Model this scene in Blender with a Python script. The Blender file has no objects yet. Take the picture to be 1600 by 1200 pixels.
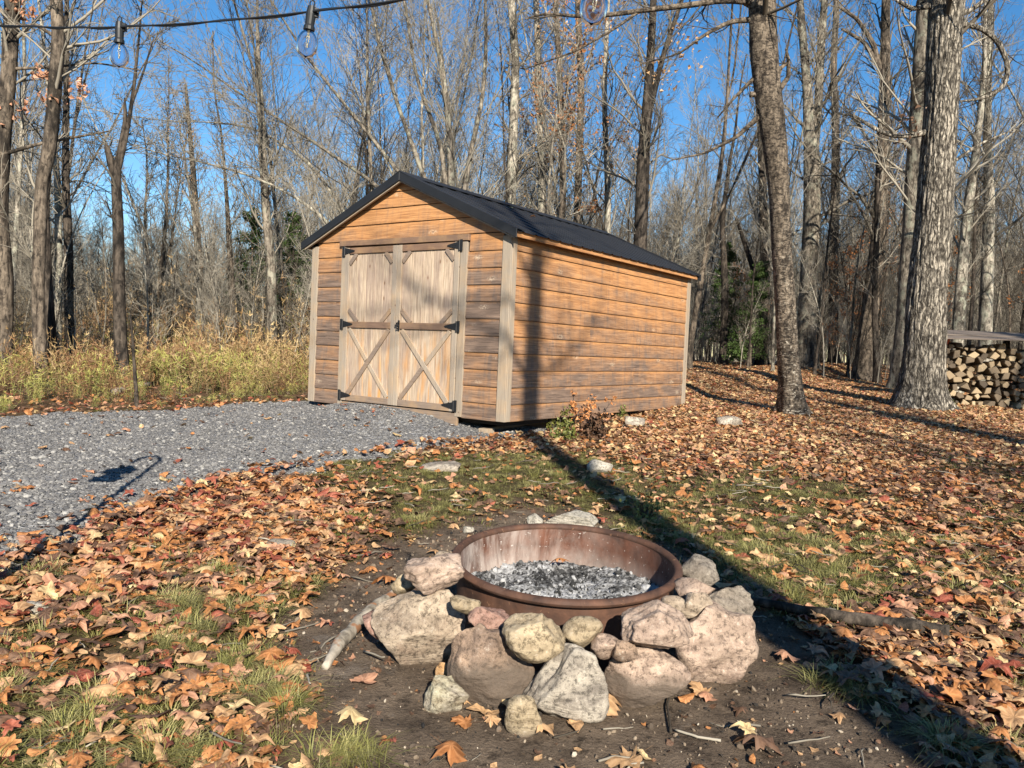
import bpy, math, random
import numpy as np
from mathutils import Vector, Matrix
R = math.radians
rng = np.random.default_rng(7)
random.seed(7)
scene = bpy.context.scene
col = scene.collection

# ------------------------------------------------------------------ camera
CAM_H = 0.789; TILT = 2.6; ROLL = 2.416; FPX = 1234.6
cam_d = bpy.data.cameras.new('camera'); cam = bpy.data.objects.new('camera', cam_d); col.objects.link(cam)
cam.matrix_world = Matrix.Translation((0, 0, CAM_H)) @ Matrix.Rotation(R(90 - TILT), 4, 'X') @ Matrix.Rotation(R(ROLL), 4, 'Z')
cam_d.sensor_width = 36; cam_d.lens = 27.78; cam_d.clip_start = 0.05; cam_d.clip_end = 600
scene.camera = cam

# ------------------------------------------------------------------ sky, sun, exposure
SUN_EL = 28.0
SUN_DIR = Vector((0.195, -0.981, 0))                      # horizontal direction towards the sun
w = bpy.data.worlds.new('World'); scene.world = w; w.use_nodes = True
wt = w.node_tree; wt.nodes.clear()
sky = wt.nodes.new('ShaderNodeTexSky'); sky.sky_type = 'NISHITA'; sky.sun_disc = False
sky.sun_elevation = R(SUN_EL); sky.sun_rotation = math.atan2(SUN_DIR.x, SUN_DIR.y)
sky.air_density = 1.0; sky.dust_density = 0.1; sky.ozone_density = 2.2; sky.altitude = 400
bg = wt.nodes.new('ShaderNodeBackground'); bg.inputs['Strength'].default_value = 0.068
wo = wt.nodes.new('ShaderNodeOutputWorld')
hs = wt.nodes.new('ShaderNodeHueSaturation'); hs.inputs['Saturation'].default_value = 1.32; hs.inputs['Value'].default_value = 1.12
wt.links.new(sky.outputs[0], hs.inputs['Color']); wt.links.new(hs.outputs[0], bg.inputs[0]); wt.links.new(bg.outputs[0], wo.inputs[0])
sl = bpy.data.lights.new('sun', 'SUN'); sl.energy = 5.0; sl.angle = R(0.53); sl.color = (1.0, 0.92, 0.79)
sun = bpy.data.objects.new('sun', sl); col.objects.link(sun)
sd = Vector((SUN_DIR.x * math.cos(R(SUN_EL)), SUN_DIR.y * math.cos(R(SUN_EL)), math.sin(R(SUN_EL))))
sun.rotation_euler = sd.to_track_quat('Z', 'Y').to_euler()
sun.location = (3, -8, 12)
vs = scene.view_settings
vs.view_transform = 'Standard'; vs.look = 'None'; vs.exposure = 1.06; vs.gamma = 1.0; vs.use_curve_mapping = False
scene.cycles.max_bounces = 5; scene.cycles.diffuse_bounces = 3; scene.cycles.transparent_max_bounces = 8

# ------------------------------------------------------------------ photo measurement helpers
def ray(u, v):
    """direction (depth y = about 1) of pixel (u,v) of the 1600x1200 photograph"""
    t, r = R(TILT), R(ROLL)
    du, dv = u - 800, v - 600; c, s = math.cos(r), math.sin(r)
    x = (c * du + s * dv) / FPX; yy = -(-s * du + c * dv) / FPX
    return np.array([x, math.cos(t) + yy * math.sin(t), -math.sin(t) + yy * math.cos(t)])
def at(u, v, y):
    d = ray(u, v); k = y / d[1]
    return np.array([0, 0, CAM_H]) + d * k

# ------------------------------------------------------------------ terrain
def sstep(a, b, x):
    t = np.clip((x - a) / (b - a), 0, 1); return t * t * (3 - 2 * t)
_fr = np.random.default_rng(3)
_W = [(f * math.cos(a), f * math.sin(a), p, f) for f, a, p in zip([.25, .45, .8, 1.3, 2.1, 3.4, 5.5, 9.0, 14.0, 22.0] * 3, _fr.uniform(0, 6.28, 30), _fr.uniform(0, 6.28, 30))]
def wav(x, y, lo=0, hi=99, sh=0.0):
    s = 0; n = 0
    for a, b, p, f in _W:
        if lo <= f <= hi:
            s = s + np.sin(a * x + b * y + p + sh + 0.7 * np.sin(b * x * .7 - a * y * .7 + p)); n += 1
    return s / math.sqrt(max(n, 1))
YAW = 0.62388; SX, SY = -0.074, 8.3285; SW, SL, SH, SR = 3.076, 4.605, 2.0, 0.673
GRAVEL = np.array([(-2.75, 0), (-2.52, 2.9), (-2.38, 3.95), (-2.26, 4.8), (-1.98, 5.82), (-1.42, 6.82), (-.78, 7.62), (-.38, 7.85), (.14, 8.5), (.35, 9.2), (-2.2, 11.2), (-3.3, 10.3), (-4.5, 9.3), (-5.3, 8.5), (-8, 6.2), (-12, 4), (-12, 0)])
def sdist(P, x, y):
    """signed distance to a polygon, positive inside"""
    x = np.asarray(x, float); y = np.asarray(y, float)
    d = np.full(x.shape, 1e9); ins = np.zeros(x.shape, bool)
    for i in range(len(P)):
        ax, ay = P[i]; bx, by = P[(i + 1) % len(P)]
        ex, ey = bx - ax, by - ay
        t = np.clip(((x - ax) * ex + (y - ay) * ey) / (ex * ex + ey * ey), 0, 1)
        d = np.minimum(d, np.hypot(x - ax - t * ex, y - ay - t * ey))
        c = ((ay > y) != (by > y)) & (x < (bx - ax) * (y - ay) / (by - ay + 1e-12) + ax)
        ins ^= c
    return np.where(ins, d, -d)
def zg(x, y):
    x = np.asarray(x, float); y = np.asarray(y, float)
    q = sstep(-5, 3, x)
    y0 = 9.5 + 15 * q
    z = -.555 + .045 * np.clip(np.minimum(y, y0), -4, 99)
    z = z + np.clip(y - y0, 0, 40) * (.017 * (1 - q) + .004 * q)
    z = z - .05 * np.clip(x - 7.5, 0, 5) * sstep(9, 13, y) * (1 - sstep(19, 24, y))
    dx, dy = x + 1.45, y - 9.2
    a = dx * math.cos(YAW) - dy * math.sin(YAW); b = dx * math.sin(YAW) + dy * math.cos(YAW)
    z = z + .135 * np.exp(-(a / 1.0) ** 4) * np.exp(-(np.maximum(-b, 0) / 1.3) ** 2)
    z = z + .012 * wav(x, y, .8, 3.5) * sstep(1, 4, y) + .004 * wav(x, y, 5, 14)
    return z
def gp(u, v):
    """ground point under a pixel of the photograph"""
    d = ray(u, v); lo, hi = .3, 80
    k = np.linspace(.5, 60, 4000); P = np.array([0, 0, CAM_H])[None] + d[None] * k[:, None]
    i = np.argmax(P[:, 2] < zg(P[:, 0], P[:, 1])); return P[i]

# ------------------------------------------------------------------ mesh helpers
def np_mesh(name, V, Q=None, T=None, smooth=True):
    me = bpy.data.meshes.new(name)
    V = np.asarray(V, np.float32); me.vertices.add(len(V)); me.vertices.foreach_set('co', V.ravel())
    nq = 0 if Q is None else len(Q); nt = 0 if T is None else len(T)
    if nq + nt:
        li = []
        if nq: li.append(np.asarray(Q, np.int32).ravel())
        if nt: li.append(np.asarray(T, np.int32).ravel())
        li = np.concatenate(li); me.loops.add(len(li)); me.loops.foreach_set('vertex_index', li)
        me.polygons.add(nq + nt)
        st = np.concatenate([np.arange(nq) * 4, nq * 4 + np.arange(nt) * 3]).astype(np.int32)
        me.polygons.foreach_set('loop_start', st)
        me.polygons.foreach_set('use_smooth', np.full(nq + nt, smooth))
    me.update(calc_edges=True)
    return me
class MB:
    """collects polygons for one mesh"""
    def __init__(s): s.v = []; s.f = []
    def add(s, vs_, fs):
        b = len(s.v); s.v += [tuple(map(float, p)) for p in vs_]; s.f += [tuple(b + i for i in f) for f in fs]
    def box(s, x0, x1, y0, y1, z0, z1):
        s.add([(x0, y0, z0), (x1, y0, z0), (x1, y1, z0), (x0, y1, z0), (x0, y0, z1), (x1, y0, z1), (x1, y1, z1), (x0, y1, z1)],
              [(0, 3, 2, 1), (4, 5, 6, 7), (0, 1, 5, 4), (1, 2, 6, 5), (2, 3, 7, 6), (3, 0, 4, 7)])
    def prism(s, poly, ax, a0, a1):
        """poly: list of 2-D points in the plane normal to ax ('x','y','z')"""
        n = len(poly)
        def P(p, a): return {'x': (a, p[0], p[1]), 'y': (p[0], a, p[1]), 'z': (p[0], p[1], a)}[ax]
        s.add([P(p, a0) for p in poly] + [P(p, a1) for p in poly],
              [tuple(range(n))[::-1], tuple(range(n, 2 * n))] + [(i, (i + 1) % n, n + (i + 1) % n, n + i) for i in range(n)])
    def tube(s, pts, rad, sides=8, cap=True):
        pts = [Vector(p) for p in pts]; rad = rad if hasattr(rad, '__len__') else [rad] * len(pts)
        V = []
        for i, p in enumerate(pts):
            t = (pts[min(i + 1, len(pts) - 1)] - pts[max(i - 1, 0)]).normalized()
            a = t.cross(Vector((0.31, 0.17, .93))); a = a.normalized() if a.length > .05 else t.cross(Vector((1, 0, 0))).normalized()
            b = t.cross(a)
            V += [p + (a * math.cos(k * 2 * math.pi / sides) + b * math.sin(k * 2 * math.pi / sides)) * rad[i] for k in range(sides)]
        F = [(i * sides + k, i * sides + (k + 1) % sides, (i + 1) * sides + (k + 1) % sides, (i + 1) * sides + k) for i in range(len(pts) - 1) for k in range(sides)]
        if cap: F += [tuple(range(sides))[::-1], tuple(range((len(pts) - 1) * sides, len(pts) * sides))]
        s.add(V, F)
    def mesh(s, name, smooth=False, bevel=0):
        import bmesh
        bm = bmesh.new()
        vv = [bm.verts.new(p) for p in s.v]
        for f in s.f:
            try: bm.faces.new([vv[i] for i in f])
            except ValueError: pass
        bmesh.ops.recalc_face_normals(bm, faces=bm.faces)
        if bevel: bmesh.ops.bevel(bm, geom=bm.edges[:], offset=bevel, segments=1, affect='EDGES', clamp_overlap=True)
        me = bpy.data.meshes.new(name); bm.to_mesh(me); bm.free()
        if smooth: me.polygons.foreach_set('use_smooth', [True] * len(me.polygons))
        return me
def ob(name, me, mat=None, parent=None):
    o = bpy.data.objects.new(name, me); col.objects.link(o)
    if mat is not None and me is not None and not me.materials: me.materials.append(mat)
    if parent is not None: o.parent = parent
    return o
def tag(o, label=None, cat=None, group=None, kind=None):
    for k, v in (('label', label), ('category', cat), ('group', group), ('kind', kind)):
        if v: o[k] = v
    return o
def empty(name, loc=(0, 0, 0), rz=0):
    o = bpy.data.objects.new(name, None); col.objects.link(o); o.location = loc; o.rotation_euler = (0, 0, rz); return o

# ------------------------------------------------------------------ material helpers
class M:
    def __init__(s, name, rough=.8, spec=.3, metal=0):
        s.m = bpy.data.materials.new(name); s.m.use_nodes = True; s.t = s.m.node_tree
        s.b = s.t.nodes['Principled BSDF']; s.b.inputs['Roughness'].default_value = rough
        s.b.inputs['Specular IOR Level'].default_value = spec; s.b.inputs['Metallic'].default_value = metal
        s._tc = None; s._oi = None
    def n(s, t, **k):
        x = s.t.nodes.new(t)
        for a, b in k.items(): setattr(x, a, b)
        return x
    def l(s, a, b): s.t.links.new(a, b)
    def put(s, sock, v):
        if hasattr(v, 'is_output') or isinstance(v, bpy.types.NodeSocket): s.l(v, sock)
        else: sock.default_value = v
    def co(s, kind='Object'):
        if s._tc is None: s._tc = s.n('ShaderNodeTexCoord')
        return s._tc.outputs[kind]
    def distort(s, v, amt=.05, scale=4):
        x = s.n('ShaderNodeTexNoise'); s.put(x.inputs['Vector'], v); x.inputs['Scale'].default_value = scale
        a = s.n('ShaderNodeVectorMath', operation='SUBTRACT'); s.l(x.outputs['Color'], a.inputs[0]); a.inputs[1].default_value = (.5, .5, .5)
        b = s.n('ShaderNodeVectorMath', operation='MULTIPLY_ADD'); s.l(a.outputs[0], b.inputs[0]); b.inputs[1].default_value = (amt, amt, amt * 3); s.put(b.inputs[2], v); return b.outputs[0]
    def rnd(s):
        if s._oi is None: s._oi = s.n('ShaderNodeObjectInfo')
        return s._oi.outputs['Random']
    def mth(s, op, a, b=0.0, c=None, clamp=False):
        x = s.n('ShaderNodeMath', operation=op); x.use_clamp = clamp; s.put(x.inputs[0], a); s.put(x.inputs[1], b)
        if c is not None: s.put(x.inputs[2], c)
        return x.outputs[0]
    def vec(s, v=None, scale=(1, 1, 1), off=None):
        x = s.n('ShaderNodeMapping'); s.put(x.inputs[0], v if v is not None else s.co()); x.inputs['Scale'].default_value = scale
        if off is not None:
            c = s.n('ShaderNodeCombineXYZ')
            for i in range(3): s.put(c.inputs[i], off)
            s.l(c.outputs[0], x.inputs['Location'])
        return x.outputs[0]
    def off(s, k=37.0): return s.mth('MULTIPLY', s.rnd(), k)
    def noise(s, v, scale=5, det=4, rough=.55, dist=0):
        x = s.n('ShaderNodeTexNoise'); s.put(x.inputs['Vector'], v); x.inputs['Scale'].default_value = scale
        x.inputs['Detail'].default_value = det; x.inputs['Roughness'].default_value = rough; x.inputs['Distortion'].default_value = dist
        return x.outputs['Fac']
    def vor(s, v, scale=5, feat='F1', out='Distance', rand=1):
        x = s.n('ShaderNodeTexVoronoi', feature=feat); s.put(x.inputs['Vector'], v); x.inputs['Scale'].default_value = scale; x.inputs['Randomness'].default_value = rand
        return x.outputs[out]
    def ramp(s, f, st):
        x = s.n('ShaderNodeValToRGB'); s.put(x.inputs[0], f); e = x.color_ramp.elements
        while len(e) < len(st): e.new(0.5)
        for i, (p, c) in enumerate(st):
            e[i].position = p; e[i].color = (*c, 1) if hasattr(c, '__len__') else (c, c, c, 1)
        return x.outputs[0]
    def mix(s, f, a, b, mode='MIX'):
        x = s.n('ShaderNodeMix', data_type='RGBA', blend_type=mode); s.put(x.inputs[0], f)
        for i, v in ((6, a), (7, b)):
            if isinstance(v, tuple): v = (*v, 1) if len(v) == 3 else v
            s.put(x.inputs[i], v)
        return x.outputs[2]
    def xyz(s, v=None):
        x = s.n('ShaderNodeSeparateXYZ'); s.put(x.inputs[0], v if v is not None else s.co()); return x.outputs
    def col(s, v):
        if isinstance(v, tuple): v = (*v, 1)
        s.put(s.b.inputs['Base Color'], v); return s
    def bump(s, h, st=.5, dist=.01):
        x = s.n('ShaderNodeBump'); x.inputs['Strength'].default_value = st; x.inputs['Distance'].default_value = dist
        s.put(x.inputs['Height'], h); s.l(x.outputs[0], s.b.inputs['Normal']); return s
    def attr(s, name, out='Fac'):
        x = s.n('ShaderNodeAttribute', attribute_name=name); return x.outputs[out]

# --- wood
def stvf(m): return m.ramp(m.noise(m.vec(scale=(9, 9, .55)), 1.5, 5, .65, .3), [(.5, 0.0), (.68, 1.0)])
def siding_mat(name, weather0, weather1, along):
    """horizontal cedar boards; along = 'x' or 'y' axis of the grain; weathering grows towards the ground"""
    m = M(name, .62, .25)
    sc = (1.2, 1.2, 26) if True else None
    g = m.ramp(m.noise(m.vec(scale=(1.1, 1.1, 26), off=m.off()), 2.6, 7, .66, .7), [(.3, 0.0), (.7, 1.0)])
    blot = m.noise(m.vec(scale=(1.3, 1.3, 3.0), off=m.off(91)), 1.7, 4, .6, .3)
    z = m.xyz()[2]
    fr = m.mth('FRACT', m.mth('DIVIDE', z, SH / 11))
    top = m.mth('MULTIPLY', m.mth('SUBTRACT', fr, .72, clamp=True), 2.2)
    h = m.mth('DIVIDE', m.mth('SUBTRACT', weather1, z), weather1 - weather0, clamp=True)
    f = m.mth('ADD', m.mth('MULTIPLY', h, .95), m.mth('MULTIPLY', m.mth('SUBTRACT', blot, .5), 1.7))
    f = m.mth('ADD', f, m.mth('MULTIPLY', m.mth('SUBTRACT', m.rnd(), .5), .35))
    f = m.mth('SUBTRACT', f, top, clamp=True)
    f = m.mth('ADD', f, m.mth('MULTIPLY', stvf(m), .35), clamp=True)
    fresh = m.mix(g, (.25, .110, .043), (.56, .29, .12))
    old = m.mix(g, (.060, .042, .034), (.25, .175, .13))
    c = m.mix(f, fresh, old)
    # knots: dark eyes with a pale sap halo
    kv = m.vec(scale=(2.0, 2.0, 5.0), off=m.off(13))
    d = m.vor(kv, 1.0)
    halo = m.ramp(d, [(0, 1.0), (.06, .9), (.17, 0.0), (1, 0.0)])
    hn = m.mth('MULTIPLY', halo, m.ramp(m.noise(m.vec(scale=(1, 1, 1)), 60, 2), [(.42, 0.0), (.58, 1.0)]))
    c = m.mix(m.mth('MULTIPLY', hn, .55), c, (.62, .50, .36))
    eye = m.ramp(d, [(0, 1.0), (.03, 1.0), (.05, 0.0), (1, 0.0)])
    c = m.mix(m.mth('MULTIPLY', eye, .75), c, (.10, .055, .03))
    m.col(c); m.bump(g, .35, .004); return m.m
def trim_mat(name, a, b, scale, orange=(.5, .3, .13), am=.35):
    m = M(name, .7, .25)
    g = m.noise(m.vec(scale=scale, off=m.off()), 3.0, 6, .6, .4)
    bl = m.noise(m.vec(scale=(2.5, 2.5, 2.5), off=m.off(55)), 1.6, 3)
    c = m.mix(g, a, b)
    c = m.mix(m.mth('MULTIPLY', m.ramp(bl, [(.45, 0.0), (.7, 1.0)]), am), c, orange)
    c = m.mix(m.mth('MULTIPLY', m.ramp(m.vor(m.vec(scale=(5, 5, 5), off=m.off(17)), 1.3), [(0, 1.0), (.05, .8), (.09, 0.0), (1, 0.0)]), .7), c, (.09, .05, .03))
    m.col(m.mix(m.mth('MULTIPLY', m.rnd(), .35), c, m.mix(.5, c, (.12, .1, .09)))); m.bump(g, .4, .003); return m.m
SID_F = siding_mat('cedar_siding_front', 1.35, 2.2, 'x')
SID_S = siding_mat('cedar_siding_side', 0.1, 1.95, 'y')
TRIM_V = trim_mat('grey_trim_upright', (.17, .135, .105), (.46, .385, .30), (26, 26, 1.2))
TRIM_H = trim_mat('grey_trim_level', (.10, .075, .06), (.31, .235, .18), (1.3, 1.3, 28))
TRIM_D = trim_mat('brown_trim', (.08, .048, .034), (.26, .16, .105), (1.3, 1.3, 28))
POST_M = trim_mat('corner_trim', (.15, .125, .10), (.43, .355, .27), (24, 24, 1.1), am=.3)
_m = M('door_plank', .62, .25)
_g = _m.noise(_m.vec(scale=(34, 34, 1.4), off=_m.off()), 2.4, 6, .6, .7)
_b = _m.noise(_m.vec(scale=(4, 4, 1.3), off=_m.off(71)), 1.3, 4, .6, .5)
_g = _m.ramp(_g, [(.28, 0.0), (.72, 1.0)])
_c = _m.mix(_g, (.20, .14, .095), (.60, .475, .35))
_c = _m.mix(_m.mth('MULTIPLY', _m.ramp(_b, [(.44, 0.0), (.60, 1.0)]), .85), _c, _m.mix(_g, (.17, .12, .09), (.42, .32, .25)))
_z = _m.xyz()[2]
_o = _m.mth('MULTIPLY', _m.ramp(_m.noise(_m.vec(scale=(7, 7, 1.0), off=_m.off(23)), 1.6, 3), [(.48, 0.0), (.66, 1.0)]), _m.mth('SUBTRACT', 1.15, _z, clamp=True))
_c = _m.mix(_o, _c, (.52, .25, .07))
_d = _m.vor(_m.vec(scale=(5.0, 5.0, 2.6), off=_m.off(33)), 1.2)
_c = _m.mix(_m.ramp(_d, [(0, .85), (.05, .8), (.075, .25), (.12, 0.0), (1, 0.0)]), _c, (.15, .08, .045))
_m.col(_c); _m.bump(_g, .35, .003); PLANK = _m.m
_m = M('black_roof_metal', .5, .28); _m.col(_m.mix(_m.noise(_m.vec(), 6, 4), (.009, .010, .012), (.020, .021, .024))); _m.bump(_m.noise(_m.vec(), 3, 2), .08, .01); ROOF = _m.m
_m = M('black_iron', .5, .4); _m.col((.012, .012, .013)); IRON = _m.m
_m = M('dark_sheathing', .9); _m.col((.03, .022, .017)); DARK = _m.m
# --- bark
def bark_mat(name, lo, hi, dark, zs=1.0, patch=.35, bump=.012, lichen=0.0, ring=False, scale=1.0, ridge=6.0, plates=False):
    m = M(name, .9, .15)
    v = m.vec(scale=(ridge * scale, ridge * scale, 1.1 * zs * scale), off=m.off())
    n1 = m.noise(v, 3.2, 6, .65, .3)
    n2 = m.noise(m.vec(scale=(1, 1, .45), off=m.off(51)), 1.7 * scale, 4, .6)
    c = m.mix(m.ramp(n1, [(.33, 0.0), (.66, 1.0)]), lo, hi)
    c = m.mix(m.mth('MULTIPLY', m.ramp(n2, [(.5, 0.0), (.66, 1.0)]), patch), c, dark)  # dark patches mottle the bark and put dappled shade into its colour
    n5 = m.noise(m.vec(scale=(1, 1, .55), off=m.off(63)), 13 * scale, 5, .72, .5)
    c = m.mix(m.ramp(n5, [(.40, .8), (.5, 0.0)]), c, dark)
    c = m.mix(m.ramp(n5, [(.56, 0.0), (.66, .45)]), c, tuple(min(1, q * 1.45) for q in hi))
    if lichen:
        n3 = m.noise(m.vec(scale=(1, 1, .7), off=m.off(9)), 5.5, 5, .7)
        c = m.mix(m.mth('MULTIPLY', m.ramp(n3, [(.52, 0.0), (.6, 1.0)]), lichen), c, (.42, .43, .33))
    h = n1
    if plates:
        e = m.vor(m.vec(m.distort(m.co(), .12, 5), (17, 17, 1.9)), 1.0, 'DISTANCE_TO_EDGE')
        e2 = m.ramp(m.mth('ADD', e, m.mth('MULTIPLY', m.mth('SUBTRACT', m.noise(m.vec(scale=(1, 1, .3)), 26, 6, .7), .5), .6)), [(.0, 0.0), (.16, .75), (.3, 1.0)])
        c = m.mix(m.mth('MULTIPLY', m.mth('SUBTRACT', 1.0, e2), .85), c, dark); h = m.mth('ADD', m.mth('MULTIPLY', n1, .6), e2)
    if ring:
        r = m.noise(m.vec(scale=(7, 7, 19)), 1.6, 7, .72, 1.2)
        c = m.mix(m.ramp(r, [(.42, .9), (.5, 0.0)]), c, dark)
        c = m.mix(m.mth('MULTIPLY', m.ramp(r, [(.57, 0.0), (.62, .9)]), m.mth('SUBTRACT', 1.0, m.mth('DIVIDE', m.xyz()[2], 3.4), clamp=True)), c, (.60, .54, .44)); h = r  # pale flakes fade upward; the upper trunk's shade is put into the colour
    br = m.mth('ADD', .75, m.mth('MULTIPLY', m.rnd(), .5))
    c = m.mix(1.0, c, m.n2c(br) if False else c, 'MIX')
    m.col(c); m.bump(h, .8, bump); return m.m
BARK = [bark_mat('grey_bark', (.040, .033, .026), (.27, .23, .18), (.018, .015, .013), lichen=.3, patch=.8),
        bark_mat('brown_bark', (.030, .023, .018), (.20, .16, .12), (.014, .012, .010), patch=.8),
        bark_mat('pale_bark', (.085, .074, .058), (.46, .41, .33), (.03, .025, .02), lichen=.4, patch=.85),
        bark_mat('dark_bark', (.015, .012, .010), (.10, .08, .062), (.009, .008, .007), patch=.8)]
MAPLE = bark_mat('shaggy_maple_bark', (.045, .037, .03), (.52, .46, .37), (.018, .015, .012), zs=.55, scale=1.5, bump=.03, ridge=11, patch=.25, plates=True)
BIRCH = bark_mat('mottled_birch_bark', (.030, .024, .019), (.25, .20, .148), (.016, .013, .011), ring=True, bump=.025, patch=.6, zs=2.5)
_m = M('twig_bark', .8, .2); _m.col(_m.mix(_m.rnd(), (.115, .10, .078), (.33, .295, .235))); TWIG = _m.m
_m = M('dark_twig_bark', .8, .2); _m.col(_m.mix(_m.rnd(), (.03, .025, .019), (.085, .07, .052))); TWIGD = _m.m
def leaf_mat(name, a, b, trans=.2):
    m = M(name, .55, .35)
    v = m.vec(off=m.off(41)); n = m.noise(v, 5.0, 5, .68, .4); n2 = m.noise(v, 1.6, 3)
    c = m.mix(m.rnd(), a, b)
    c = m.mix(m.ramp(n, [(.38, 0.0), (.62, .7)]), c, tuple(q * .5 for q in a))
    c = m.mix(m.ramp(n2, [(.52, 0.0), (.66, .55)]), c, tuple(min(1, q * 1.3 + .03) for q in b))
    x = m.xyz(); ang = m.mth('ARCTAN2', x[1], x[0]); vein = m.mth('ABSOLUTE', m.mth('SINE', m.mth('MULTIPLY', ang, 3.5)))
    c = m.mix(m.ramp(vein, [(0, .0), (.80, 0.0), (1.0, .35)]), c, tuple(min(1, q * 1.25 + .04) for q in b))
    m.col(c); m.bump(m.mth('ADD', n, m.mth('MULTIPLY', vein, .25)), .5, .006)
    t = m.n('ShaderNodeBsdfTranslucent'); m.l(c, t.inputs[0]); x = m.n('ShaderNodeMixShader'); x.inputs[0].default_value = trans
    m.l(m.b.outputs[0], x.inputs[1]); m.l(t.outputs[0], x.inputs[2]); m.l(x.outputs[0], m.t.nodes['Material Output'].inputs[0])
    return m.m
LEAF = {'tan': leaf_mat('leaf_tan', (.40, .225, .11), (.58, .36, .18)),
        'orange brown': leaf_mat('leaf_orange_brown', (.34, .135, .045), (.52, .23, .08)),
        'dark red': leaf_mat('leaf_red', (.24, .055, .03), (.36, .11, .06)),
        'pale yellow': leaf_mat('leaf_pale', (.58, .41, .20), (.68, .51, .26)),
        'pinkish': leaf_mat('leaf_pink', (.44, .215, .125), (.54, .29, .17)),
        'dark brown': leaf_mat('leaf_brown', (.09, .048, .028), (.21, .115, .065))}
LEAF_W = np.array([.25, .25, .06, .05, .09, .30])
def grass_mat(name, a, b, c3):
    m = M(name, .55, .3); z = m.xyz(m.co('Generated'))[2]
    m.col(m.mix(m.rnd(), m.mix(z, a, b), m.mix(z, a, c3))); return m.m  # blades darken toward the base, carrying shade between them in the colour
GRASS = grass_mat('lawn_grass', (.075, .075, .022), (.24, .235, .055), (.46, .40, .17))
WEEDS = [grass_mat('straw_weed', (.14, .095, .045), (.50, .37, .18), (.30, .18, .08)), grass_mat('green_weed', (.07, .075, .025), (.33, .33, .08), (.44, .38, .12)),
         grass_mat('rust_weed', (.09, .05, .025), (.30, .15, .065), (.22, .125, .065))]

# ------------------------------------------------------------------ GN scatter
def scatter(name, protos, P, rot, scl, idx, label, cat=None, kind='stuff'):
    pc = bpy.data.collections.new(name + '_pieces')
    for i, (me, mat) in enumerate(protos):
        o = bpy.data.objects.new('%s_piece_%02d' % (name, i), me)
        if not me.materials: me.materials.append(mat)
        pc.objects.link(o)
    me = bpy.data.meshes.new(name); P = np.asarray(P, np.float32); me.vertices.add(len(P)); me.vertices.foreach_set('co', P.ravel())
    a = me.attributes.new('rot', 'FLOAT_VECTOR', 'POINT'); a.data.foreach_set('vector', np.asarray(rot, np.float32).ravel())
    a = me.attributes.new('scl', 'FLOAT_VECTOR', 'POINT'); a.data.foreach_set('vector', np.asarray(scl, np.float32).ravel())
    a = me.attributes.new('idx', 'INT', 'POINT'); a.data.foreach_set('value', np.asarray(idx, np.int32))
    o = ob(name, me); tag(o, label, cat, kind=kind)
    g = bpy.data.node_groups.new(name + '_scatter', 'GeometryNodeTree')
    g.interface.new_socket('Geometry', in_out='INPUT', socket_type='NodeSocketGeometry'); g.interface.new_socket('Geometry', in_out='OUTPUT', socket_type='NodeSocketGeometry')
    gi = g.nodes.new('NodeGroupInput'); go = g.nodes.new('NodeGroupOutput')
    ci = g.nodes.new('GeometryNodeCollectionInfo'); ci.inputs[0].default_value = pc; ci.inputs[1].default_value = True; ci.inputs[2].default_value = True
    ip = g.nodes.new('GeometryNodeInstanceOnPoints'); ip.inputs['Pick Instance'].default_value = True
    def na(n_, t):
        x = g.nodes.new('GeometryNodeInputNamedAttribute'); x.data_type = t; x.inputs[0].default_value = n_; return x.outputs[0]
    e = g.nodes.new('FunctionNodeEulerToRotation')
    L = g.links.new
    L(gi.outputs[0], ip.inputs['Points']); L(ci.outputs[0], ip.inputs['Instance']); L(na('idx', 'INT'), ip.inputs['Instance Index'])
    L(na('rot', 'FLOAT_VECTOR'), e.inputs[0]); L(e.outputs[0], ip.inputs['Rotation']); L(na('scl', 'FLOAT_VECTOR'), ip.inputs['Scale'])
    L(ip.outputs[0], go.inputs[0])
    md = o.modifiers.new('scatter', 'NODES'); md.node_group = g
    return o
# ================================================================== GROUND
DIRT_C = (.12, 3.3)
def dirt_f(x, y):
    e = np.hypot((x - .24) / 1.02, (y - 3.45) / 2.1) + .13 * wav(x, y, 1, 6)
    e2 = np.hypot((x - .55) / .95, (y - 1.5) / 1.9) + .12 * wav(x, y, 1, 6)
    return 1 - sstep(.82, 1.15, np.minimum(e, e2))
def grav_d(x, y): return sdist(GRAVEL, x, y) + .10 * wav(x, y, 2, 9)
def shed_ab(x, y):
    dx, dy = x - SX, y - SY
    return dx * math.cos(YAW) - dy * math.sin(YAW), dx * math.sin(YAW) + dy * math.cos(YAW)
def in_shed(x, y, m=0.0):
    a, b = shed_ab(x, y); return (a < m) & (a > -SW - m) & (b > -m) & (b < SL + m)
def grass_f(x, y):
    """share of the turf that is green"""
    g = .36 + .33 * wav(x, y, .8, 2.2, 1.0) + .28 * wav(x, y, 3, 6, 2.0)
    band = sstep(-2.2, -.9, x) * (1 - sstep(.6, 1.6, x)) * sstep(4.2, 5.2, y) * (1 - sstep(7.2, 8.4, y))
    g = g + .5 * band
    g = g - .5 * sstep(8.0, 11, y) * sstep(-.5, 1, x)
    g = g - .16 * (1 - sstep(-1.0, -.2, x)) * (1 - sstep(4, 6, y)) + .12 * sstep(.8, 1.6, x) * (1 - sstep(6, 9, y))
    g = g + .10 * sstep(.6, 1.4, x) * (1 - sstep(6, 8, y))
    return np.clip(g * 1.15, 0, 1) * (1 - dirt_f(x, y))
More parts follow.
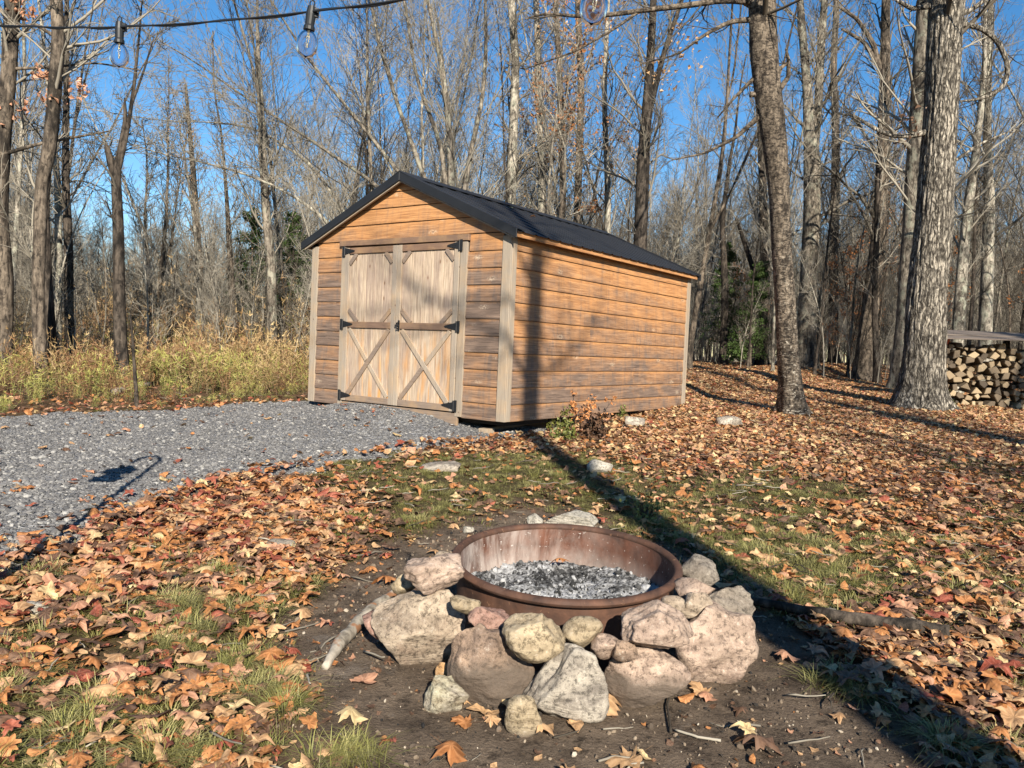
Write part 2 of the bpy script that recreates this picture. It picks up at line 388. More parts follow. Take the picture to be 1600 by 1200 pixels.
def leaf_density(x, y):
    d = 330 * (1 - dirt_f(x, y)) * (1 - .66 * grass_f(x, y)) + 4.5
    d = d * (.55 + .45 * sstep(-.9, .9, wav(x, y, .8, 3.5, 4.0)) * 1.6)
    d = d + 210 * sstep(7.0, 10.5, y) * sstep(.2, 1.5, x) * (1 - dirt_f(x, y))
    band = sstep(-2.2, -.9, x) * (1 - sstep(.6, 1.6, x)) * sstep(4.2, 5.2, y) * (1 - sstep(7.2, 8.4, y))
    d = d * (1 - .45 * band)
    d = d * (1 + .7 * (1 - sstep(-.9, -.3, x)) * (1 - sstep(4.5, 6, y)))
    gd = grav_d(x, y)
    d = d * np.where(gd > .05, .014 + .12 * (1 - sstep(.05, .45, gd)), 1.0)
    edge = np.exp(-((gd + .25) / .28) ** 2) * (y < 8.5)
    d = d + 200 * edge
    back = (x < -1) & (gd < 0) & (y > 6.0)
    d = np.where(back, 45, d)
    d = np.where(in_shed(x, y), 0, d)
    d = np.where(np.hypot(x - .26, y - 3.355) < .62, 0, d)
    return d
def axis_pts(lo, hi, c, fine, grow_):
    a = [c]; s = fine
    while a[-1] < hi: a.append(a[-1] + s); s *= grow_
    b = [c]; s = fine
    while b[-1] > lo: b.append(b[-1] - s); s *= grow_
    return np.array(sorted(set(a + b)))
gx = axis_pts(-260, 260, 0, .045, 1.017); gy = np.concatenate([[-120, -60, -30, -15, -8, -4, -2, -1, 0, .5], axis_pts(1.0, 300, 1.0, .04, 1.0115)])
gx = np.unique(gx); gy = np.unique(gy)
XX, YY = np.meshgrid(gx, gy); nx, ny = len(gx), len(gy)
ZZ = zg(XX, YY) - np.where(in_shed(XX, YY, .05), .05, 0)
idx = np.arange(nx * ny).reshape(ny, nx)
Q = np.stack([idx[:-1, :-1], idx[:-1, 1:], idx[1:, 1:], idx[1:, :-1]], -1).reshape(-1, 4)
me = np_mesh('ground', np.stack([XX, YY, ZZ], -1).reshape(-1, 3), Q)
for nm_, fn in (('dirt', dirt_f), ('turf', grass_f)):
    a = me.attributes.new(nm_, 'FLOAT', 'POINT'); a.data.foreach_set('value', fn(XX, YY).astype(np.float32).ravel())
m = M('forest_floor', .95, .1)
n1 = m.noise(m.vec(), 5, 12, .78); n2 = m.noise(m.vec(), 90, 5, .7); n3 = m.noise(m.vec(), 1.3, 4)
dirt = m.mix(m.ramp(n1, [(.35, 0.0), (.7, 1.0)]), (.065, .048, .035), (.26, .195, .138))
dirt = m.mix(m.ramp(n2, [(.62, 0.0), (.72, .6)]), dirt, (.32, .26, .20))
cell = m.vor(m.vec(), 16, out='Color')
cs = m.n('ShaderNodeSeparateColor'); m.l(cell, cs.inputs[0])
lit = m.ramp(cs.outputs[0], [(0, (.05, .03, .02)), (.3, (.17, .08, .035)), (.55, (.30, .15, .08)), (.8, (.38, .21, .12)), (1, (.12, .05, .03))])
soil = m.mix(n2, (.045, .032, .022), (.12, .08, .05))  # soil and turf darkened so gaps between the leaves hold painted shade
lit = m.mix(m.ramp(n1, [(.4, .8), (.6, .25)]), lit, soil)
turf = m.mix(n2, (.035, .028, .016), (.11, .085, .04))
dirt = m.mix(m.ramp(m.noise(m.vec(), 2.3, 9, .8), [(.56, 0.0), (.7, .55)]), dirt, (.30, .26, .22))
dirt = m.mix(m.ramp(m.noise(m.vec(), 14, 6, .75), [(.36, .75), (.46, 0.0)]), dirt, (.03, .022, .016))
c = m.mix(m.attr('turf'), lit, turf); c = m.mix(m.attr('dirt'), c, dirt)
m.col(c); m.bump(m.mth('ADD', n1, m.mth('MULTIPLY', n2, .5)), 1.0, .035)
g = ob('ground', me, m.m); tag(g, 'brown forest floor of soil and thin turf sloping up to the shed', kind='structure')
# gravel drive
x_ = np.arange(-12, .6, .07); y_ = np.arange(0, 11.4, .07); XX, YY = np.meshgrid(x_, y_); nx, ny = len(x_), len(y_)
sdv = grav_d(XX, YY)
ZZ = zg(XX, YY) + np.clip(sdv * .25, -.03, .03)
idx = np.arange(nx * ny).reshape(ny, nx); Q = np.stack([idx[:-1, :-1], idx[:-1, 1:], idx[1:, 1:], idx[1:, :-1]], -1).reshape(-1, 4)
keep = (sdv.ravel()[Q].max(1) > -.15) & ~in_shed(XX.ravel()[Q].mean(1), YY.ravel()[Q].mean(1), -.35); Q = Q[keep]
me = np_mesh('gravel_driveway', np.stack([XX, YY, ZZ], -1).reshape(-1, 3), Q)
m = M('crushed_stone', .9, .2)
cc = m.vor(m.vec(), 48, out='Color'); cs = m.n('ShaderNodeSeparateColor'); m.l(cc, cs.inputs[0])
c = m.ramp(cs.outputs[0], [(0, .045), (.4, (.13, .13, .135)), (.8, (.25, .25, .255)), (1, (.42, .42, .41))])
c = m.mix(m.ramp(m.noise(m.vec(), 1.2, 4), [(.4, .5), (.6, 0.0)]), c, (.08, .08, .085))
m.col(c); m.bump(m.vor(m.vec(), 48), .9, .02)
g = ob('gravel_driveway', me, m.m); tag(g, 'grey crushed stone drive leading to the shed doors', kind='structure')

def in_view(x, y, mg=.7):
    return (np.abs(x) < .68 * y + mg) & (y > 1.2)
def sample(n, x0, x1, y0, y1, dens, dmax):
    x = rng.uniform(x0, x1, n); y = rng.uniform(y0, y1, n)
    k = (rng.uniform(0, dmax, n) < dens(x, y)) & in_view(x, y); return x[k], y[k]
def slope_rot(x, y): return np.zeros_like(x)
# gravel stones
def rock_mesh(name, seed, sub=1, cuts=6, sq=(1, 1, 1), rough=0.0, depth=(.55, .9)):
    import bmesh
    r_ = np.random.default_rng(seed)
    bm = bmesh.new(); bmesh.ops.create_icosphere(bm, subdivisions=sub, radius=1)
    V = np.array([v.co[:] for v in bm.verts]); F = [[v.index for v in f.verts] for f in bm.faces]; bm.free()
    N = V.copy()
    for i in range(cuts):
        d = r_.normal(size=3); d /= np.linalg.norm(d); h = r_.uniform(*depth)
        t = V @ d - h; V = V - np.where(t > 0, t * .93, 0)[:, None] * d
    if rough:
        for k, am in ((2.2, 1.0), (4.7, .5), (9.5, .28), (19., .16), (37., .09)):
            w_ = r_.normal(size=(3, 3)) * k; ph = r_.uniform(0, 6, 3)
            V = V + N * (rough * am * np.sin(V @ w_ + ph).prod(1) * 1.8)[:, None]
    lo, hi = V.min(0), V.max(0); V = (V - (lo + hi) / 2) / (hi - lo) * np.array(sq)
    return np_mesh(name, V, None, F, smooth=bool(rough))
m = M('gravel_stone', .85, .25); m.col(m.mix(m.noise(m.vec(), 4, 3), m.ramp(m.rnd(), [(0, (.05, .047, .043)), (.4, (.145, .136, .125)), (.85, (.25, .237, .215)), (1, (.56, .53, .47))]), (.11, .11, .115)))
GR = [(rock_mesh('gravel_shape', 40 + i, 1, 7, (1, .8, .55)), m.m) for i in range(5)]
gx_, gy_ = sample(600000, -8, .7, 2.6, 11.4, lambda x, y: np.where((grav_d(x, y) > -.12) & ~in_shed(x, y, -.2), 800, 0) * (1 - .55 * sstep(5.5, 9, y)) * (1 - .85 * sstep(.02, -.12, grav_d(x, y))), 1500)
n = len(gx_); s = np.clip(rng.lognormal(math.log(.0145), .5, n), .007, .06)
scatter('gravel', GR, np.stack([gx_, gy_, zg(gx_, gy_) + np.clip(grav_d(gx_, gy_) * .25, -.0, .03) + s * .1], -1), rng.uniform(-.4, .4, (n, 3)) + np.stack([0 * gx_, 0 * gx_, rng.uniform(0, 6.28, n)], -1),
        np.stack([s, s, s], -1), rng.integers(0, 5, n), 'loose grey gravel stones covering the drive')

# ------------------------------------------------------------------ leaves
def leaf_mesh(name, seed, shape='maple', simple=False):
    r_ = np.random.default_rng(seed)
    if simple:
        n = 7; a = np.linspace(0, 2 * math.pi, n, endpoint=False); rr = .5 * (1 - .42 * (np.arange(n) % 2)) * r_.uniform(.8, 1.15, n)
    elif shape in ('maple', 'crumpled'):
        pts = [(0, .13), (22, .42), (32, .30), (48, .54), (60, .36), (78, .32), (88, .58), (98, .50)]   # half outline, degrees from the stem
        lob = [(6, .20), (22, .40), (36, .46), (47, .36), (56, .38), (72, .46), (84, .60), (93, .54), (102, .46), (114, .34), (128, .40), (140, .56), (149, .50), (160, .46), (170, .62), (180, .70)]
        a = []; rr = []
        for d, q in lob[:-1]: a.append(d); rr.append(q)
        a2 = [360 - d for d in a[::-1]]; rr = np.array(rr + [.70] + rr[::-1]) * .82; a = np.radians(np.array(a + [180] + a2)); rr = rr * r_.uniform(.72, 1.12, len(rr)); n = len(a)
    else:
        n = 18; a = np.linspace(0, 2 * math.pi, n, endpoint=False); rr = .30 / np.sqrt(np.cos(a) ** 2 * .32 + np.sin(a) ** 2 * 1.6) * (1 - .16 * (np.arange(n) % 2))
    c1, c2, c3 = r_.uniform(-.6, .9), r_.uniform(.1, .9) * r_.choice([-1, 1]), r_.uniform(-.6, .6); w1, w2 = r_.uniform(5, 9, 2)
    if shape == 'crumpled': c1, c2, c3, w1, w2 = c1 * 1.5, c2 * 1.4, c3 * 1.5, w1 * 1.5, w2 * 1.5
    def P(x, y):
        z = c1 * x * x * .9 + c2 * y * y * .7 + c3 * x * y + .07 * math.sin(w1 * x + seed + 2 * y) + .06 * math.sin(w2 * y + 2 * seed)
        return (x, y, z)
    V = [P(0, 0)]
    for k in range(n): V.append(P(rr[k] * math.cos(a[k]) * .5, rr[k] * math.sin(a[k]) * .5))
    for k in range(n): V.append(P(rr[k] * math.cos(a[k]), rr[k] * math.sin(a[k])))
    Q_ = [(1 + k, 1 + n + k, 1 + n + (k + 1) % n, 1 + (k + 1) % n) for k in range(n)]; T_ = [(0, 1 + k, 1 + (k + 1) % n) for k in range(n)]
    if simple:
        V = [V[0]] + V[1 + n:]; Q_ = None; T_ = [(0, 1 + k, 1 + (k + 1) % n) for k in range(n)]
    elif shape == 'maple':     # the stalk
        b = len(V); V += [(.05, .006, 0), (.05, -.006, 0), (.62, .004, .06), (.62, -.004, .06)]; Q_.append((b, b + 1, b + 3, b + 2))
    V = np.array(V); V[:, 2] -= V[:, 2].min()
    return np_mesh(name, V, Q_, T_)
LC = list(LEAF)
near_shapes = [('maple', 1), ('maple', 2), ('oval', 13), ('maple', 4), ('crumpled', 5), ('oval', 6), ('crumpled', 7)]
NEAR = [(leaf_mesh('leaf_shape', s_, sh), LEAF[c_], c_, sh) for c_ in LC for sh, s_ in near_shapes]
FAR = [(leaf_mesh('leaf_bit', s_, simple=True), LEAF[c_]) for c_ in LC for s_ in (11, 12, 13, 14)]
def leaf_xform(x, y, size, tilt):
    n = len(x); s = size * np.clip(rng.lognormal(0, .36, n), .35, 1.9)
    rot = np.stack([rng.normal(0, tilt, n), rng.normal(0, tilt, n), rng.uniform(0, 6.28, n)], -1)
    d = dens_all(x, y)
    z = zg(x, y) + rng.uniform(.0, .014, n) * np.clip(d / 80, .1, 1.5) + .004 + np.where(grav_d(x, y) > -.05, .03, 0)
    return np.stack([x, y, z], -1), rot, np.stack([s, s, s], -1)
dens_all = leaf_density
def pick_col(x, y, n, far=False):
    W_ = LEAF_W / LEAF_W.sum(); c = rng.choice(6, n, p=W_)
    redz = (x < -1.0) & (y > 2.2) & (rng.random(n) < .25); c = np.where(redz, rng.choice([1, 2, 4], n), c)
    pale = (y > 7.5) & (x > .3) & (rng.random(n) < .35); c = np.where(pale, rng.choice([0, 3, 4], n), c)
    return c
lx, ly = sample(110000, -5, 5.5, 1.35, 6.0, leaf_density, 760)
P_, r_, s_ = leaf_xform(lx, ly, .071, .18); c_ = pick_col(lx, ly, len(lx)); sh_ = rng.integers(0, 7, len(lx))
dist = np.hypot(lx, ly)
vis = np.abs(lx) < .64 * ly
order = np.argsort(np.where(vis, dist, 99)); ind = order[:270]; rest = np.ones(len(lx), bool); rest[ind] = False
scatter('leaf_litter', [(a, b) for a, b, c, d in NEAR], P_[rest], r_[rest], s_[rest], (c_ * 7 + sh_)[rest], 'fallen maple leaves scattered thickly over the turf and soil')
def zone(x, y):
    if dirt_f(np.array([x]), np.array([y]))[0] > .5: return 'on the bare soil around the fire ring'
    return 'in the litter at the lower left' if x < 0 else 'in the litter at the lower right'
for i in ind:
    me_, mt_, cn, shn = NEAR[c_[i] * 7 + sh_[i]]
    o = ob('fallen_leaf', me_, mt_); o.location = P_[i]; o.rotation_euler = r_[i]; o.scale = s_[i]
    z_ = zone(lx[i], ly[i]); kd = {'maple': 'lobed maple leaf', 'oval': 'oval leaf', 'crumpled': 'crumpled curled leaf'}[shn]
    tag(o, '%s %s lying %s' % (cn, kd, z_), 'leaf', '%s %s %s' % (cn, kd.replace('leaf', 'leaves'), z_))
fx, fy = sample(1050000, -12, 20, 6.0, 30, lambda x, y: leaf_density(x, y) * (1 - .35 * sstep(12, 22, y)) * np.where((x < 0) & (y > 11), .25, 1), 650)
P_, r_, s_ = leaf_xform(fx, fy, .054, .36); P_[:, 2] += rng.uniform(0, .02, len(fx))
scatter('far_leaf_litter', FAR, P_, r_, s_, pick_col(fx, fy, len(fx)) * 4 + rng.integers(0, 4, len(fx)), 'pale and brown leaf litter carpeting the ground beside and beyond the shed')
print('leaves', len(lx), len(fx), 'gravel', n)

# ------------------------------------------------------------------ grass and weeds
def tuft_mesh(name, seed, nb, h, spread, wd, lean=.6, seg=3, flop=1.0):
    r_ = np.random.default_rng(seed); V = []; Q_ = []
    for b in range(nb):
        a = r_.uniform(0, 6.28); rad = spread * math.sqrt(r_.random()); ox, oy = rad * math.cos(a), rad * math.sin(a)
        a = a + r_.normal(0, .9); hh = h * r_.uniform(.45, 1.1); ln = lean * r_.uniform(.2, 1.3); w_ = wd * r_.uniform(.6, 1.2)
        px, py = -math.sin(a) * w_ / 2, math.cos(a) * w_ / 2; base = len(V)
        for k in range(seg + 1):
            t = k / seg; out = ln * hh * t ** 1.6; z = hh * (t - .38 * flop * ln * t * t * t); q = (1 - t ** 1.5) * .9 + .1
            cx_, cy_ = ox + out * math.cos(a), oy + out * math.sin(a)
            V += [(cx_ + px * q, cy_ + py * q, z), (cx_ - px * q, cy_ - py * q, z)]
        for k in range(seg): Q_.append((base + 2 * k, base + 2 * k + 1, base + 2 * k + 3, base + 2 * k + 2))
    return np_mesh(name, V, Q_)
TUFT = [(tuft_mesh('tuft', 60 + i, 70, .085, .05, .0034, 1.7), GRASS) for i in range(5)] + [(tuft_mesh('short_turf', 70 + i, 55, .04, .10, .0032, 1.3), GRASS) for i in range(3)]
def gdens(x, y): return 110 * (1 - .35 * (1 - sstep(-.9, -.3, x)) * (y < 5)) * grass_f(x, y) ** 1.3 * (grav_d(x, y) < -.05) * ~in_shed(x, y, .05) * (np.hypot(x - .26, y - 3.355) > .9) * np.where((x < -1.5) & (y > 7), .3, 1) + 0
tx, ty = sample(80000, -5, 12, 1.35, 14, gdens, 150)
cl_ = [gp(u_, v_)[:2] for u_, v_ in ((410, 1075), (440, 1100), (385, 1040), (290, 995), (260, 1010), (330, 905), (360, 900), (280, 940), (150, 1120), (130, 1145), (545, 1185), (240, 1185), (300, 1190), (255, 860), (420, 830), (60, 900), (20, 1080), (1010, 800), (1040, 808), (985, 795), (1480, 1160), (1330, 1080), (1400, 850), (1230, 800), (655, 770), (300, 950), (130, 940), (470, 930))]
for cx_, cy_ in cl_: tx = np.append(tx, cx_ + rng.normal(0, .03 * cy_ / 2.6, 8)); ty = np.append(ty, cy_ + rng.normal(0, .04 * cy_ / 2.6, 8))
n = len(tx); s = rng.uniform(.55, 1.25, n) * (1 - .35 * (ty > 5))
ii = np.where((rng.random(n) < .28) | (np.arange(n) >= n - 8 * len(cl_)), rng.integers(0, 5, n), rng.integers(5, 8, n))
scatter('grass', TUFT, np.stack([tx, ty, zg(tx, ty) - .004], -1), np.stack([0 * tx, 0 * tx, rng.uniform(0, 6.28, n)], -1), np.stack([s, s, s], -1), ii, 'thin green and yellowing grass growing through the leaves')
def weed_mesh(name, seed, nb, h, spread):
    """tall stems with short side blades and seed heads"""
    r_ = np.random.default_rng(seed); V = []; Q_ = []
    def strip(p, q, w0, w1):
        d = np.array(q) - np.array(p); s_ = np.cross(d, r_.normal(size=3)); s_ /= np.linalg.norm(s_) + 1e-9; b = len(V)
        V.extend([tuple(p + s_ * w0), tuple(p - s_ * w0), tuple(q + s_ * w1), tuple(q - s_ * w1)]); Q_.append((b, b + 1, b + 3, b + 2))
    for b in range(nb):
        a = r_.uniform(0, 6.28); rad = spread * math.sqrt(r_.random()); p = np.array([rad * math.cos(a), rad * math.sin(a), 0.]); hh = h * r_.uniform(.45, 1.1)
        d = np.array([r_.normal(0, .22), r_.normal(0, .22), 1.]); seg = 4
        for k in range(seg):
            q = p + d / np.linalg.norm(d) * hh / seg; strip(p, q, .0035 * (1 - k / 6), .0035 * (1 - (k + 1) / 6)); 
            if k > 0:
                for j in range(2):
                    e = r_.normal(size=3); e[2] = abs(e[2]) * .5 + r_.uniform(-.3, .5); strip(p + (q - p) * r_.random(), p + (q - p) * .5 + e / np.linalg.norm(e) * r_.uniform(.05, .16), .006, .001)
            p = q; d = d + np.array([r_.normal(0, .15), r_.normal(0, .15), -.05])
        for j in range(5):
            e = r_.normal(size=3); strip(p, p + e / np.linalg.norm(e) * .05 + np.array([0, 0, .03]), .006, .002)
    return np_mesh(name, V, Q_, smooth=False)
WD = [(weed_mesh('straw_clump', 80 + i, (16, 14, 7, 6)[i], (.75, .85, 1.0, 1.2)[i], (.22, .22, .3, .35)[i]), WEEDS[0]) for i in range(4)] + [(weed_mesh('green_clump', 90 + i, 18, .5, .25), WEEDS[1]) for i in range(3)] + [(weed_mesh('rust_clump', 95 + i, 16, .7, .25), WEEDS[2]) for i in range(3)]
def wdens(x, y):
    gd = grav_d(x, y); a, b = shed_ab(x, y)
    left = (x < -2.2) & (gd < -.12) & (a < -SW - .1) | ((a < -SW * .0 + .0) & (b > SL + .3) & (y > 13))
    line = sdist(np.array([(-3.0, 10.9), (-3.3, 10.4), (-5.3, 8.7), (-12, 5.2), (-60, 5), (-60, 60), (2.0, 60), (2.5, 15.5)]), x, y)
    return 10 * (line > .0) * (gd < -.1) * ~in_shed(x, y, .25) * (1 - .65 * sstep(14, 30, y)) * (.2 + 1.2 * sstep(-.5, .8, wav(x, y, .8, 3, 5.0)))
wx, wy = sample(60000, -28, 3, 6, 34, wdens, 16 * 1.6)
n = len(wx); near = 1 - sstep(0, 2.6, -grav_d(wx, wy) - .1)
hv = .5 + .5 * np.clip(wav(wx, wy, .6, 2.2, 6.0), -1, 1); s = (.34 + (.2 + .42 * hv + .25 * sstep(15, 19, wy)) * (1 - near)) * rng.uniform(.4, 1.55, n) * (1 + .45 * sstep(15, 19, wy)) * np.where(wx < -6.5, .85, 1)
pg = rng.random(n); zc = wav(wx, wy, .25, .9, 3.0)
ii = np.where(pg < .32 + .35 * near - .1 * (zc > 0), 4 + rng.integers(0, 3, n), np.where(pg > .72 + .1 * zc, 7 + rng.integers(0, 3, n), rng.integers(0, 4, n)))
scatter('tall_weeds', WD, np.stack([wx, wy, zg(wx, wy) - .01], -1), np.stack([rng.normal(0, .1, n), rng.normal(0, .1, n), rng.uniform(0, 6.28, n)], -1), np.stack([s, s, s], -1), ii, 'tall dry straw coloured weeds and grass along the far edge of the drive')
print('grass', len(tx), 'weeds', n)

# crushed leaf bits and small twigs lying on the soil and among the leaves
bx_, by_ = sample(26000, -2.5, 4, 1.35, 6.5, lambda x, y: 150 * (grav_d(x, y) < -.1) * (np.hypot(x - .26, y - 3.355) > .6) * (.35 + .65 * (wav(x, y, 1, 4, 8.0) > 0)), 400)
n = len(bx_); s = np.clip(rng.lognormal(math.log(.02), .45, n), .008, .05)
scatter('leaf_crumbs', FAR, np.stack([bx_, by_, zg(bx_, by_) + .003], -1), np.stack([rng.normal(0, .3, n), rng.normal(0, .3, n), rng.uniform(0, 6.28, n)], -1), np.stack([s, s, s], -1), rng.choice([0, 4, 20, 21, 22, 23, 16], n), 'crushed bits of dead leaf on the bare soil')
def bit(seed):
    r_ = random.Random(seed); mb = MB(); pts = [(0, 0, .3)]
    for k in range(4): pts.append((pts[-1][0] + 1, pts[-1][1] + r_.uniform(-.35, .35), .3 + r_.uniform(-.1, .25)))
    mb.tube(pts, [.10, .11, .09, .08, .05], 5); return mb.mesh('twig_bit', smooth=True)
bx_, by_ = sample(9000, -5, 8, 1.35, 12, lambda x, y: 9 * (grav_d(x, y) < -.1) * (np.hypot(x - .26, y - 3.355) > .8) * ~in_shed(x, y, .1), 40)
n = len(bx_); s = rng.uniform(.010, .045, n)
scatter('fallen_twigs', [(bit(1), TWIG), (bit(2), TWIGD), (bit(3), TWIG)], np.stack([bx_, by_, zg(bx_, by_) + .004 + .02 * (1 - dirt_f(bx_, by_))], -1), np.stack([0 * bx_, rng.normal(0, .1, n), rng.uniform(0, 6.28, n)], -1), np.stack([s, s, s * .8 + .004], -1), rng.integers(0, 3, n), 'small fallen twigs scattered over soil and leaves')
# ================================================================== SHED
shed = empty('storage_shed', (SX, SY, 0), -YAW)
tag(shed, 'weathered cedar board shed with double barn doors and a black metal roof', 'shed')
# local frame: x from -SW (front left corner) to 0 (front right corner), y towards the back, z up
PI_ = SH / 11; k_ = SR / (SW / 2)
def board_x(x0, x1, z0, z1, y, sgn, mat, parent, clip=False, jog=0.0):
    """lapped board lying along x on a wall facing sgn*y; lower edge stands proud"""
    tl, tr = x0, x1; bl, br = x0, x1
    if clip:
        def lim(z): h_ = (SW / 2) * (1 - max(z - SH, 0) / SR); return -SW / 2 - h_, -SW / 2 + h_
        a, b = lim(z0); bl, br = max(x0, a), min(x1, b); a, b = lim(z1); tl, tr = max(x0, a), min(x1, b)
        if tr - tl < .01: tl = tr = (tl + tr) / 2
    f0, f1 = .021 + jog, .007 + jog
    mb = MB(); e = .0
    mb.add([(bl, y, z0), (br, y, z0), (br, y + sgn * f0, z0), (bl, y + sgn * f0, z0), (bl, y + sgn * (f0 + .001), z0 + .012), (br, y + sgn * (f0 + .001), z0 + .012),
            (tl, y, z1), (tr, y, z1), (tr, y + sgn * f1, z1), (tl, y + sgn * f1, z1)],
           [(0, 1, 2, 3), (3, 2, 5, 4), (4, 5, 8, 9), (9, 8, 7, 6), (0, 6, 7, 1), (0, 3, 4, 9, 6), (1, 7, 8, 5, 2)])
    return ob('siding_board', mb.mesh('siding_board'), mat, parent)
def board_y(y0, y1, z0, z1, x, sgn, mat, parent):
    mb = MB(); f0, f1 = .021, .007
    mb.add([(x, y0, z0), (x, y1, z0), (x + sgn * f0, y1, z0), (x + sgn * f0, y0, z0), (x + sgn * (f0 + .001), y0, z0 + .012), (x + sgn * (f0 + .001), y1, z0 + .012),
            (x, y0, z1), (x, y1, z1), (x + sgn * f1, y1, z1), (x + sgn * f1, y0, z1)],
           [(0, 1, 2, 3), (3, 2, 5, 4), (4, 5, 8, 9), (9, 8, 7, 6), (0, 6, 7, 1), (0, 3, 4, 9, 6), (1, 7, 8, 5, 2)])
    return ob('siding_board', mb.mesh('siding_board'), mat, parent)
g_ = .003
# front wall with gable
mb = MB(); mb.prism([(-SW + .03, .02), (-.03, .02), (-.03, SH), (-SW / 2, SH + SR - .03), (-SW + .03, SH)], 'y', .002, .05)
wf = ob('front_wall', mb.mesh('front_wall'), DARK, shed)
for i in range(11):
    z0, z1 = i * PI_ + g_, (i + 1) * PI_
    if i < 10:
        board_x(-SW + .07, -2.545, z0, z1, 0, -1, SID_F, wf); board_x(-.558, -.085, z0, z1, 0, -1, SID_F, wf)
    else:
        board_x(-SW + .07, -2.57, z0, z1, 0, -1, SID_F, wf); board_x(-.535, -.085, z0, z1, 0, -1, SID_F, wf)
for i in range(4):
    z0, z1 = SH + i * PI_ + .008, min(SH + (i + 1) * PI_ + .004, SH + SR - .01)
    board_x(-SW + .005, -.005, z0 + g_, z1, 0, -1, SID_F, wf, clip=True)
mb = MB(); mb.prism([(-SW + .03, .02), (-.03, .02), (-.03, SH), (-SW / 2, SH + SR - .03), (-SW + .03, SH)], 'y', SL - .05, SL - .002)
wb = ob('back_wall', mb.mesh('back_wall'), DARK, shed)
for i in range(15):
    z0, z1 = i * PI_ + g_, min((i + 1) * PI_, SH + SR - .01)
    board_x(-SW + .07 if i < 11 else -SW, -.085 if i < 11 else 0, z0, z1, SL, 1, SID_F, wb, clip=i >= 11)
mb = MB(); mb.box(-.05, -.002, .05, SL - .05, .02, SH); wr = ob('right_wall', mb.mesh('right_wall'), DARK, shed)
mb = MB(); mb.box(-SW + .002, -SW + .05, .05, SL - .05, .02, SH); wl_ = ob('left_wall', mb.mesh('left_wall'), DARK, shed)
for i in range(11):
    z0, z1 = i * PI_ + g_, (i + 1) * PI_
    spl = {2: 2.9, 5: 1.7, 8: 3.3, 9: 2.2}.get(i)
    if spl:
        board_y(.085, spl - .0015, z0, z1, 0, 1, SID_S, wr); board_y(spl + .0015, SL - .085, z0, z1, 0, 1, SID_S, wr)
    else: board_y(.085, SL - .085, z0, z1, 0, 1, SID_S, wr)
    board_y(.085, SL - .085, z0, z1, -SW, -1, SID_S, wl_)
# corner trims (two boards each, butted)
for cx_, sx in ((0, 1), (-SW, -1)):
    for cy_, sy in ((0, -1), (SL, 1)):
        mb = MB(); x0, x1 = sorted((cx_ - sx * .083, cx_ + sx * .030)); y0, y1 = sorted((cy_, cy_ + sy * .030)); mb.box(x0, x1, y0, y1, .004, SH - .035 - (0.0 if sy < 0 else .0))
        ob('corner_trim', mb.mesh('corner_trim', bevel=.003), POST_M, shed)
        mb = MB(); x0, x1 = sorted((cx_, cx_ + sx * .029)); y0, y1 = sorted((cy_ - sy * .083, cy_ - sy * .001)); mb.box(x0, x1, y0, y1, .004, SH - .04)
        ob('corner_trim', mb.mesh('corner_trim', bevel=.003), POST_M, shed)
# floor frame, skids, sill
mb = MB(); mb.box(-SW + .06, -.06, .10, SL - .06, -.05, .0); ob('floor_frame', mb.mesh('floor_frame'), DARK, shed)  # near-black colour stands in for the shade in the gap under the shed
for xs in (-2.72, -1.54, -.36):
    mb = MB(); mb.box(xs - .045, xs + .045, .12, SL - .12, -.19, -.092); ob('skid', mb.mesh('skid'), TRIM_H, shed)
mb = MB(); mb.box(-2.46, -.62, -.03, .006, -.10, .046); ob('sill_board', mb.mesh('sill_board', bevel=.003), TRIM_H, shed)
mb = MB(); mb.box(-2.46, -.60, -.014, .001, .046, .066); ob('threshold', mb.mesh('threshold'), DARK, shed)
# header and casings
mb = MB(); mb.prism([(-2.575, 1.948), (-.532, 1.934), (-.532, 2.002), (-2.575, 2.012)], 'y', -.052, 0); ob('door_header', mb.mesh('door_header', bevel=.003), TRIM_D, shed)
for x0, x1, zt in ((-2.548, -2.474, 1.945), (-.652, -.558, 1.932)):
    mb = MB(); mb.box(x0, x1, -.034, 0, .01, zt); ob('door_casing', mb.mesh('door_casing', bevel=.003), POST_M, shed)
